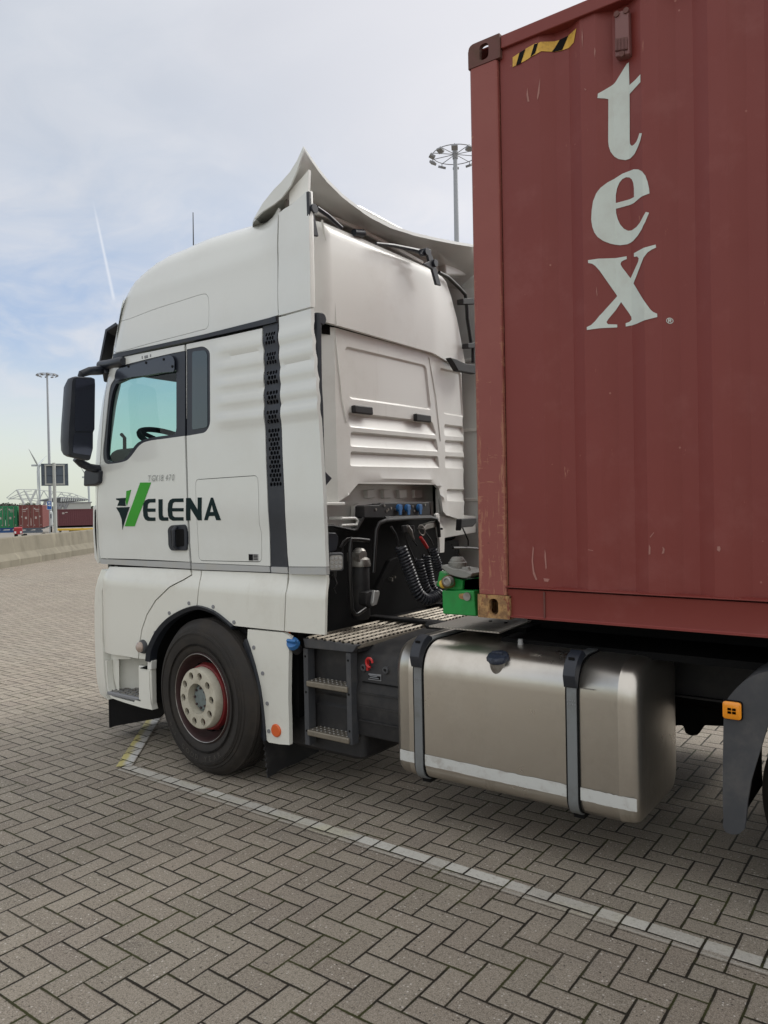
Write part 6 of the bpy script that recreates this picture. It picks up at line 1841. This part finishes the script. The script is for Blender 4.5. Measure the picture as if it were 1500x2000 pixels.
def container():
    # side sheet
    xs = sorted(set([round(x, 4) for x in FOLDS if -1.66 < x < CX1-.2]+[-1.78, CX1-.16])); z0, z1_ = 1.325, 3.985
    for yy, sgn, nm in ((0, 1, 'side_wall'), (1, -1, 'side_wall')):
        f = (lambda x: corrY(x)) if yy == 0 else (lambda x: CY0+CY1-corrY(x))
        mb = MB(); zs = np.linspace(z0, z1_, 8); mb.loft([[(x, f(x)+sgn*.0, z) for x in xs] for z in zs], close=False); mb.build(nm, 'cred', CT, sharp=12)
    # corner posts
    for x, s_ in ((CX0, 1), (CX1, -1)):
        for y, t_ in ((CY0, 1), (CY1, -1)):
            mb = MB(); pl = [(0, .012), (.012, 0), (.150, 0), (.158, .006), (.160, .04), (.150, .045), (.150, .030), (.03, .030), (.03, .16), (0, .16)]
            mb.loft([[(x+s_*a, y+t_*b, z) for a, b in pl] for z in (CZ0+.118, CZ1-.118)]); mb.build('corner_post', 'post' if (x == CX0 and y == CY0) else 'cred', CT, bevel=.004)
    # castings with their slots
    def casting(cx, cy, cz, sx, sy, top, m_):
        lx, ly, lz = .178, .162, .118
        # side face with oval hole
        zz = (cz-lz, cz) if top else (cz, cz+lz); hx = .089; hz = (zz[0]+zz[1])/2
        hole = arcfil([(cx+sx*(hx-.026), hz-.040), (cx+sx*(hx+.026), hz-.040), (cx+sx*(hx+.026), hz+.040), (cx+sx*(hx-.026), hz+.040)], .04, 6)
        r = .035 if top else .006
        o = arcfil([(cx, zz[0]), (cx+sx*lx, zz[0]), (cx+sx*lx, zz[1]), (cx, zz[1])], [.004, .004, .004, r] if top else [.012, .004, .004, .004])
        mb = MB(); sheet(mb, o, [hole], lambda x, z: (x, cy-sy*.003, z), (0, sy*.026, 0), .05)
        # end face
        ho = arcfil([(cy+sy*.055, hz-.035), (cy+sy*.107, hz-.035), (cy+sy*.107, hz+.035), (cy+sy*.055, hz+.035)], .03, 6)
        zt = zz[1]-(.03 if top else 0)
        o2 = [(cy, zz[0]), (cy+sy*ly, zz[0]), (cy+sy*ly, zt), (cy, zt)]
        sheet(mb, o2, [ho], lambda y, z: (cx-sx*.003, y, z), (sx*.026, 0, 0), .05)
        mb.box((cx+sx*.0, cy+sy*.0, zz[0]), (cx+sx*lx, cy+sy*ly, zz[0]+.012)) if not top else mb.box((cx+sx*.15, cy+sy*.024, zz[1]-.022), (cx+sx*lx, cy+sy*ly, zz[1]-.001))
        if not top: mb.box((cx+sx*.0, cy, zz[1]-.010), (cx+sx*lx, cy+sy*ly, zz[1]))
        mb.box((cx+sx*(lx-.02), cy+sy*.024, zz[0]), (cx+sx*(lx-.001), cy+sy*ly, zz[1])); 
        if not top: mb.box((cx+sx*.024, cy+sy*(ly-.02), zz[0]), (cx+sx*lx, cy+sy*(ly-.001), zz[1]))
        return mb.build('corner_casting', m_, CT, bevel=.0025)
    for x, sx in ((CX0, 1), (CX1, -1)):
        for y, sy in ((CY0, 1), (CY1, -1)):
            nr = x == CX0 and y == CY0
            casting(x, y, CZ1, sx, sy, True, 'postdark' if nr else 'cred'); casting(x, y, CZ0, sx, sy, False, 'rust' if nr else 'cred')
    # rails
    for y, t_ in ((CY0, 1), (CY1, -1)):
        MB().box((CX0+.178, y+t_*.004, CZ1-.075), (CX1-.178, y+t_*.064, CZ1-.010)).build('top_rail', 'cred', CT, bevel=.006)
        mb = MB(); pl = [(.002, 1.322), (.002, 1.327), (.05, 1.332), (.05, 1.316), (.012, 1.314), (.016, 1.306), (.016, 1.185), (.010, 1.180), (.0, 1.179), (.0, 1.174), (.045, 1.174), (.06, 1.20), (.06, 1.33)]
        mb.loft([[(x, y+t_*a, z) for a, z in pl] for x in (CX0+.160, CX1-.16)]); mb.build('bottom_rail', 'cred', CT, bevel=.0015)
        if t_ == 1:
            mb = MB().box((CX0+.355, y+.008, 1.180), (CX0+.362, y+.020, 1.31)); mb.build('rail_weld', 'postdark', CT, bevel=.002)
    for x, s_ in ((CX0, 1), (CX1, -1)):
        for z in (CZ0+.01, CZ1-.12): MB().box((x+s_*.01, CY0+.162, z), (x+s_*.07, CY1-.162, z+.11)).build('end_rail', 'cred', CT, bevel=.006)
    mb = MB(); corr(mb, (CX0+.06, CY0+.1), (CX0+.06, CY1-.1), CZ0+.1, CZ1-.1, .045, .25, (1, 0)); mb.build('front_wall', 'cred', CT)
    for s_ in (0, 1): MB().box((CX1-.06, CY0+.1+s_*1.12, CZ0+.11), (CX1-.03, CY0+1.21+s_*1.12, CZ1-.11)).build('rear_door', 'cred', CT)
    MB().box((CX0+.02, CY0+.03, CZ1-.03), (CX1-.02, CY1-.03, CZ1-.022)).build('roof', 'cred', CT)
    mb = MB(); mb.box((CX0+.16, CY0+.04, 1.30), (CX1-.1, CY1-.04, 1.33))
    for k in range(38): x = CX0+.3+k*.31; mb.box((x, CY0+.06, 1.18), (x+.045, CY1-.06, 1.30))
    mb.build('floor', 'cdark', CT)
    # groove strip beside the post
    MB().box((-1.79, CY0+.034, CZ0+.1), (-1.74, CY0+.05, CZ1-.1)).build('post_groove', 'cdark', CT)
    # letters, cut along every fold so that they lie on the corrugation
    def letter(name, poly, holes=(), m_='lettering', off=.0025, par=None):
        pr = lambda L: [(float(at(*q, Y=CY0+.030)[0]), float(at(*q, Y=CY0+.030)[2])) for q in L]
        vs, fs = cdt(pr(poly), [pr(h) for h in holes], .2, rs=.15)
        me = bpy.data.meshes.new(name); me.from_pydata([(x, 0, z) for x, z in vs], [], fs); bm = bmesh.new(); bm.from_mesh(me)
        lo = min(v[0] for v in vs); hi = max(v[0] for v in vs)
        for f in FOLDS:
            if lo < f < hi: bmesh.ops.bisect_plane(bm, geom=bm.verts[:]+bm.edges[:]+bm.faces[:], plane_co=(f, 0, 0), plane_no=(1, 0, 0))
        for v in bm.verts: v.co.y = corrY(v.co.x)-off
        bm.to_mesh(me); bm.free(); me.materials.append(M[m_]); o = bpy.data.objects.new(name, me); COL.objects.link(o); attach(o, par or CT); return o
    t_ = [(813, 294), (803, 298), (788, 322), (768, 355), (745, 392), (722, 415), (697, 438), (672, 460), (670, 482), (700, 478), (715, 478), (715, 688), (718, 712), (725, 735), (740, 755), (762, 768), (795, 773), (822, 765), (845, 748),
          (862, 722), (878, 690), (888, 655), (874, 652), (866, 672), (856, 690), (842, 702), (830, 706), (822, 700), (818, 690), (817, 670), (817, 450), (850, 426), (880, 405), (880, 367), (850, 388), (816, 406)]
    letter('painted_letter', z8(t_))
    e_ = [(925, 948), (923, 925), (916, 892), (905, 862), (888, 840), (866, 827), (840, 822), (815, 826), (780, 840), (745, 862), (712, 888), (684, 918), (664, 950), (650, 985), (643, 1030), (641, 1075), (646, 1110), (656, 1138), (672, 1160),
          (695, 1176), (725, 1186), (770, 1191), (805, 1186), (835, 1172), (862, 1150), (885, 1122), (905, 1085), (923, 1042), (907, 1038), (893, 1062), (875, 1088), (855, 1106), (830, 1118), (808, 1120), (788, 1110), (770, 1090), (757, 1062), (750, 1035), (749, 1012),
          (840, 987), (880, 965)]
    letter('painted_letter', z8(e_), [z8([(748, 984), (748, 945), (754, 912), (765, 885), (780, 866), (798, 857), (815, 858), (829, 870), (837, 888), (841, 915), (841, 958), (800, 970)])])
    x_ = [(625, 1273), (700, 1262), (760, 1252), (801, 1245), (802, 1259), (788, 1264), (775, 1272), (771, 1284), (778, 1298), (820, 1353), (848, 1305), (864, 1278), (868, 1260), (858, 1250), (840, 1250), (840, 1232), (900, 1212), (955, 1197), (957, 1212), (935, 1222), (915, 1236),
          (895, 1262), (837, 1380), (885, 1452), (928, 1512), (942, 1525), (962, 1534), (963, 1550), (900, 1566), (850, 1580), (797, 1590), (796, 1574), (815, 1567), (826, 1556), (824, 1542), (810, 1520), (774, 1470), (745, 1515), (718, 1556), (710, 1572), (716, 1582), (755, 1580), (755, 1594),
          (700, 1602), (620, 1613), (619, 1599), (640, 1589), (660, 1570), (690, 1532), (755, 1440), (715, 1377), (680, 1322), (660, 1300), (645, 1290), (626, 1287)]
    letter('painted_letter', z8(x_))
    # scrapes through the paint
    for L in ([(330, 430), (334, 470), (340, 500), (330, 500), (325, 465)], [(385, 420), (391, 380), (388, 460), (380, 492), (376, 480)], [(657, 235), (662, 250), (659, 285), (655, 262)], [(667, 1400), (671, 1440), (669, 1450), (665, 1425)],
              [(117, 1360), (120, 1385), (118, 1400), (114, 1382)], [(596, 140), (600, 185), (598, 240), (594, 190)], [(605, 435), (618, 440), (612, 447)]):
        if L[0][0] > 250: letter('scrape_mark', z8(L), m_='scuff', off=.002)
    zz9 = lambda L: [(900+a/2.5, 1000+b/2.5) for a, b in L]
    for L in ([(356, 166), (361, 175), (357, 240), (364, 290), (378, 330), (370, 332), (356, 300), (350, 240)], [(414, 180), (419, 200), (424, 270), (419, 282), (413, 220)], [(922, 158), (930, 172), (929, 205), (920, 207)], [(988, 168), (999, 180), (996, 200), (984, 204), (990, 186)],
              [(1255, 168), (1268, 166), (1272, 180), (1266, 194), (1254, 186)], [(408, 322), (436, 326), (430, 340), (412, 338)], [(925, 122), (945, 98), (948, 100), (930, 124)], [(625, 182), (650, 186), (649, 189), (624, 185)]):
        letter('scrape_mark', zz9(L), m_='scuff', off=.002)
    # small circled R
    cr = [(1019+15.5*math.cos(a), 1565+14.5*math.sin(a)) for a in [2*math.pi*i/28 for i in range(28)]]; ci = [(1019+12.5*math.cos(a), 1565+11.5*math.sin(a)) for a in [2*math.pi*i/28 for i in range(28)]]
    ring = letter('registered_mark', z8(cr), [z8(ci)])
    letter('registered_mark', z8([(1012, 1574), (1012, 1556), (1021, 1555), (1026, 1558), (1026, 1564), (1022, 1566), (1027, 1573), (1023, 1574), (1018, 1567), (1016, 1567), (1016, 1574)]), [z8([(1016, 1559), (1021, 1559), (1022, 1562), (1016, 1563)])], par=ring)
    # hazard tape, yellow with black slants
    up_ = [(258, 285), (292, 262), (327, 240), (372, 215), (380, 218), (392, 207), (430, 196), (472, 184), (520, 160), (565, 139)]
    lo_ = [(548, 204), (520, 222), (482, 236), (440, 244), (395, 252), (385, 262), (345, 284), (322, 300), (258, 332)]
    tp = letter('hazard_tape', z8(up_+lo_), m_='tapeyel', off=.003)
    for q in ([(292, 263), (321, 245), (298, 315), (275, 324)], [(364, 221), (383, 217), (368, 265), (345, 284)], [(473, 184), (516, 163), (486, 234), (438, 244)]):
        k = 1; letter('tape_stripe', z8(q), m_='deep', off=.0045, par=tp)
    k = 0
    # ventilator
    vb = [(750, 62), (808, 40), (826, 50), (822, 262), (750, 280)]
    pr = [at(*q, Y=CY0+.012) for q in z8([(750, 60), (818, 42), (823, 262), (752, 279)])]
    v = MB().prism(pr, (0, .05, 0)).build('ventilator', 'vent', CT, bevel=.006)
    pr = [at(*q, Y=CY0+.006) for q in z8([(752, 190), (812, 180), (813, 240), (753, 250)])]
    g = MB().prism(pr, (0, .01, 0)).build('vent_grille', 'postdark', v)
    mb = MB()
    for i in range(9): a = at(*z8([(755+i*7, 192-i*1.1)])[0], Y=CY0+.004); b = at(*z8([(755+i*7, 247-i*1.2)])[0], Y=CY0+.004); mb.beam(a, b, .003, .003)
    mb.build('grille_bar', 'vent', g)
    for p in ((760, 68), (806, 50), (786, 262)):
        a = at(*z8([p])[0], Y=CY0+.008); MB().cyl((a[0], CY0+.006, a[2]), (a[0], CY0+.02, a[2]), .013, .014, 10).build('vent_bolt', 'postdark', v)


M['postdark'] = mat('grimy_red_steel', (.135, .050, .042), .65, var=.3, dirt=(.10, .065, .045), damt=.6, ds=12, bump=.3, bs=90)
M['cdark'] = mat('container_underside', (.085, .022, .02), .7, var=.2)
M['scuff'] = mat('scraped_paint', (.36, .165, .14), .6, var=.2, vs=30)
M['vent'] = mat('ventilator_paint', (.20, .085, .080), .5, var=.1)
M['tapeyel'] = mat('hazard_yellow', (.70, .42, .06), .5, var=.08, dirt=(.20, .07, .05), damt=.7, ds=14, dth=.6)
container()


# ------------------------------------------------------------------ the trailer that carries it
def trailer():
    t = thing('container_trailer', (1.0, 4.67, 0), 'container trailer under the red container with bright green front locks', 'trailer')
    mb = MB()
    for y in (4.15, 5.19): mb.box((-1.98, y-.06, 1.02), (10.2, y+.06, 1.15))
    for x in (-1.6, 0.2, 2, 4, 6, 8, 10): mb.box((x, 4.15, 1.03), (x+.12, 5.19, 1.13))
    for x in (2.2, 9.9): mb.box((x, 3.5, 1.02), (x+.25, 5.84, 1.15))
    mb.build('frame', 'deep', t)
    MB().prism([at(*p, Z=1.05) for p in ((838, 1224.5), (975, 1237.5), (1066, 1204), (1010, 1196), (930, 1202))], (0, 0, .008)).build('deck_plate', 'deckplate', t)
    MB().box((-2.2, 3.9, .99), (-1.9, 5.4, 1.045)).build('neck_plate', 'deep', t)
    mb = MB()
    for p in ((958, 1213), (988, 1216)): a = at(*p, Z=1.06); mb.cyl((a[0], a[1], 1.058), (a[0], a[1], 1.062), .010, .010, 10)
    mb.build('plate_hole', 'deep', t)
    G = lambda L, Y: [Vector(at(840+a/7.5, 1080+b/7.5, Y=Y)) for a, b in L]
    for dy in (0,):
        bx = MB().prism(G([(172, 545), (640, 552), (672, 930), (182, 895)], 3.50), (0, .20, 0)).build('lock_box', 'green', t, bevel=.008)
        MB().prism(G([(418, 600), (460, 595), (550, 592), (578, 610), (585, 660), (560, 700), (520, 695), (430, 670), (415, 640)], 3.494), (0, .02, 0)).build('lock_slot', 'rust', bx, bevel=.004)
        c = G([(535, 640)], 3.49)[0]; MB().cyl(c, c+Vector((0, .03, 0)), .022, .024, 16).build('lock_pin', 'steel', bx)
        MB().prism(G([(662, 590), (712, 600), (718, 915), (672, 925)], 3.56), (0, .14, 0)).build('box_flank', 'deep', bx)
        up = MB().prism(G([(135, 265), (180, 280), (300, 345), (480, 400), (470, 545), (330, 548), (190, 520), (60, 470), (50, 430), (75, 420), (100, 440)], 3.53), (0, .16, 0)).build('lock_head', 'green', t, bevel=.006)
        MB().prism(G([(480, 400), (720, 360), (720, 375), (495, 415), (490, 540), (720, 545), (720, 560), (470, 545)], 3.55), (0, .18, 0)).build('head_channel', 'green', up, bevel=.004)
        MB().prism(G([(500, 410), (720, 370), (720, 540), (500, 540)], 3.72), (0, .01, 0)).build('channel_back', 'gdark', up)
        c = G([(75, 445)], 3.525)[0]; MB().cyl(c, c+Vector((0, .02, 0)), .009, .009, 12).build('pull_eye', 'lock', up)
        # cable gland: brass body and grey nut
        a, b = G([(170, 465), (245, 430)], 3.50); MB().tube([a, a.lerp(b, .6)], [.022, .026], 12).build('yellow_plug', 'yellow', up)
        a, b = G([(215, 445), (315, 405)], 3.495); MB().tube([a, a.lerp(b, .5), b], [.030, .036, .034], 14).build('plug_socket', 'rustb', up)
        c = G([(243, 420)], 3.455)[0]; MB().lathe([(.03, .028), (.0, .026), (-.003, .018), (.004, .013), (.004, .0)], c, seg=18).build('socket_face', 'steel', up)
        # twist-lock casting and knob
        lc = MB().prism(G([(155, 215), (170, 180), (195, 170), (235, 185), (330, 225), (480, 250), (610, 300), (600, 345), (560, 355), (540, 372), (470, 370), (360, 348), (290, 325), (200, 250)], 3.50), (0, .16, 0)).build('twist_lock', 'lock', t, bevel=.012)
        c = G([(405, 240)], 3.57)[0]; mb = MB(); mb.lathe([(-.03, .046), (-.004, .046), (.0, .040), (.006, .040), (.010, .048), (.038, .050), (.044, .042), (.050, .042), (.058, .036), (.066, .030), (.068, .0)], c, axis='z', seg=32); mb.build('lock_knob', 'lock', lc, sharp=30)
        a = G([(480, 235), (560, 240), (600, 290), (545, 280)], 3.55); MB().tube(a, .014, 10).build('lock_handle', 'lock', lc)
        MB().tube(G([(600, 335), (660, 330), (720, 325)], 3.60), .014, 8).build('lock_cable', 'glossblk', lc)
    # same lock on the far side
    MB().box((-2.19, 5.64, 1.14), (-1.98, 5.84, 1.30)).build('lock_box', 'green', t, bevel=.008)
    MB().box((-2.2, 3.70, 1.15), (-1.99, 5.64, 1.30)).build('front_beam', 'deep', t)
    for x in (6.0, 7.3, 8.6):
        for y in (3.6, 5.42):
            MB().cyl((x, y, .5), (x, y+.35, .5), .5, .5, 40).build('wheel', 'rubber', t, bevel=.03)
    for y in (3.9, 5.3): MB().box((3.0, y, .05), (3.15, y+.14, 1.05)).build('landing_leg', 'grey', t)


M['gdark'] = mat('green_inside', (.006, .13, .03), .6); M['rustb'] = mat('rusty_brass', (.20, .12, .05), .5, metal=.6, var=.3, vs=40)


def deck():
    m = bpy.data.materials.new('chequer_plate'); m.use_nodes = True; N = NT(m.node_tree)
    out = N.n('ShaderNodeOutputMaterial'); b = N.n('ShaderNodeBsdfPrincipled'); N.t.links.new(b.outputs[0], out.inputs[0])
    pos = N.n('ShaderNodeNewGeometry').outputs['Position']; sp = N.n('ShaderNodeSeparateXYZ', {0: pos})
    a = N.m('SINE', N.m('MULTIPLY', N.m('ADD', sp.outputs[0], sp.outputs[1]), 150.0)); c = N.m('SINE', N.m('MULTIPLY', N.m('SUBTRACT', sp.outputs[0], sp.outputs[1]), 150.0))
    h = N.m('MULTIPLY', a, c)
    col = N.mix(N.noise(pos, 9, 6, .7), (.28, .26, .23), (.42, .38, .34)); col = N.mix(N.sstep(h, .2, .8), col, (.50, .46, .41))
    N.t.links.new(col, b.inputs['Base Color']); b.inputs['Metallic'].default_value = .3; b.inputs['Roughness'].default_value = .55
    bp = N.n('ShaderNodeBump', {'Height': h, 'Strength': .6, 'Distance': .002}); N.t.links.new(bp.outputs[0], b.inputs['Normal']); M['deckplate'] = m


deck()
trailer()
